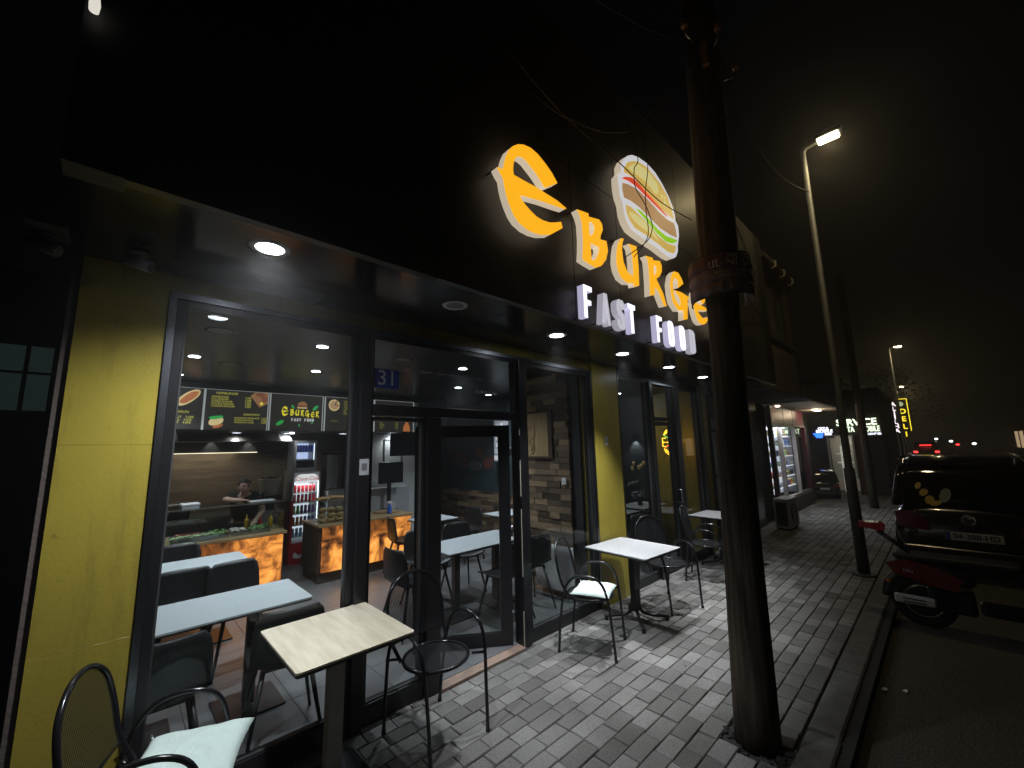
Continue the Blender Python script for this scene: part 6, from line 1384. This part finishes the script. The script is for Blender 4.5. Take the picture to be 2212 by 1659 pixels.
# scooter, rear wheel at the kerb
sc = thing("scooter", "red and black scooter with a pale exhaust shield parked across the kerb", "scooter", (6.2, -.1, -.10))
s_ = lambda n, mb, m, p=None: mb.build(n, m, p or sc)
for y_, n_ in ((.36, "rear"), (-.92, "front")):
    wh = s_("wheel", MB().tube([(6.2, y_+.205*math.cos(a), .135+.205*math.sin(a)) for a in [2*math.pi*j/32 for j in range(32)]], .048, 12, closed=True), M['rubber'])
    s_("rim", MB().cyl((6.17, y_, .135), (6.23, y_, .135), .14, n=24), M['black'], wh)
s_("rear_body", MB().rbox(6.08, -.05, .33, 6.32, .56, .55, .08, 3), M['black'])
s_("red_side_panel", MB().prism([(.60, .50), (.55, .40), (.30, .33), (.10, .30), (.05, .42), (.20, .50), (.45, .56)], 6.062, 6.079, 'yz'), M['redpaint'])
s_("side_lettering", MB().text("TPH", .045, side_m(6.0595, .44, .44), .0006, shear=.3), M['signwhite'])
s_("seat", MB().rbox(6.07, -.35, .545, 6.33, .54, .61, .03, 3), M['shell'])
s_("tail_light", MB().prism([(.58, .81), (.79, .835), (.79, .885), (.62, .895), (.58, .87)], 6.12, 6.28, 'yz'), mat("scooter_red_lens", (.10, .006, .008), .3, coat=.3, emit=(.6, .01, .02), est=.02))
s_("luggage_rack", MB().tube([(6.14, .40, .60), (6.14, .64, .80), (6.26, .64, .80), (6.26, .40, .60)], .012, 8), M['black'])
s_("rear_fender", MB().tube([(6.2, .36+.27*math.cos(R(a)), .135+.27*math.sin(R(a))) for a in range(0, 150, 10)], .05, 10), M['black'])
s_("exhaust_shield", MB().rbox(6.05, .26, .115, 6.12, .57, .20, .02, 3), M['pwhite']); s_("exhaust_slots", MB().box(6.046, .33, .135, 6.0495, .50, .145).box(6.046, .33, .165, 6.0495, .50, .175), M['greytrim'])
s_("engine_case", MB().rbox(6.09, -.02, .08, 6.31, .32, .30, .04, 3), M['black'])
s_("indicator", MB().ball((6.09, .60, .31), .025, (1, 1, .8)), mat("amber_lens", (.5, .18, .02), .2))
s_("floor_board", MB().rbox(6.06, -.55, .12, 6.34, -.04, .20, .03, 3), M['black'])
s_("leg_shield", MB().prism([(-.55, .15), (-.62, .2), (-.80, .72), (-.72, .76), (-.66, .7)], 6.02, 6.38, 'yz'), M['redpaint'])
s_("fork", MB().tube([(6.2, -.92, .135), (6.2, -.78, .55), (6.2, -.70, .95)], .03, 10), M['black'])
s_("handlebar", MB().tube([(5.92, -.60, 1.0), (6.1, -.68, .97), (6.3, -.68, .97), (6.48, -.60, 1.0)], .018, 10), M['black'])
for x_ in (5.95, 6.45): s_("mirror", MB().tube([(x_, -.62, 1.0), (x_, -.64, 1.15)], .007, 6).ball((x_, -.64, 1.19), .05, (1, .3, .7)), M['black'])
s_("headlight", MB().ball((6.2, -.80, .82), .08, (1, .6, 1)), M['chrome'])
for i, (x, y) in enumerate(((4.42, .56), (4.50, .44))):
    f = MB(); random.seed(i); n = 7; vs = [(x+.03*math.cos(2*math.pi*k/n)*random.uniform(.5, 1.4), y+.018*math.sin(2*math.pi*k/n)*random.uniform(.5, 1.4), -.099+random.uniform(0, .012)) for k in range(n)]
    vs += [(a, b, c+.003) for a, b, c in vs]; f.add(vs, [tuple(range(n)), tuple(range(2*n-1, n-1, -1))]+[(k, (k+1) % n, n+(k+1) % n, n+k) for k in range(n)])
    tag(f.build("paper_scrap", M['pwhite']), ("crumpled white paper scrap on the road nearer the kerb", "second white paper scrap lying a little farther into the road")[i], "litter")

# ================================================================= THIN HAZE, ADDED FOR A GLOW AROUND THE LAMPS
hz = MB().box(-30, -25, -1.2, 120, 30, 12).build("haze", None)
hm = D.materials.new("lamp_glow_haze"); hm.use_nodes = True; n_ = hm.node_tree.nodes; n_.remove(n_["Principled BSDF"])
v_ = n_.new("ShaderNodeVolumePrincipled"); v_.inputs["Density"].default_value = .006; v_.inputs["Color"].default_value = (.9, .9, .9, 1); v_.inputs["Anisotropy"].default_value = .72
hm.node_tree.links.new(v_.outputs[0], n_["Material Output"].inputs["Volume"]); hz.data.materials.clear(); hz.data.materials.append(hm); tag(hz, kind='stuff')
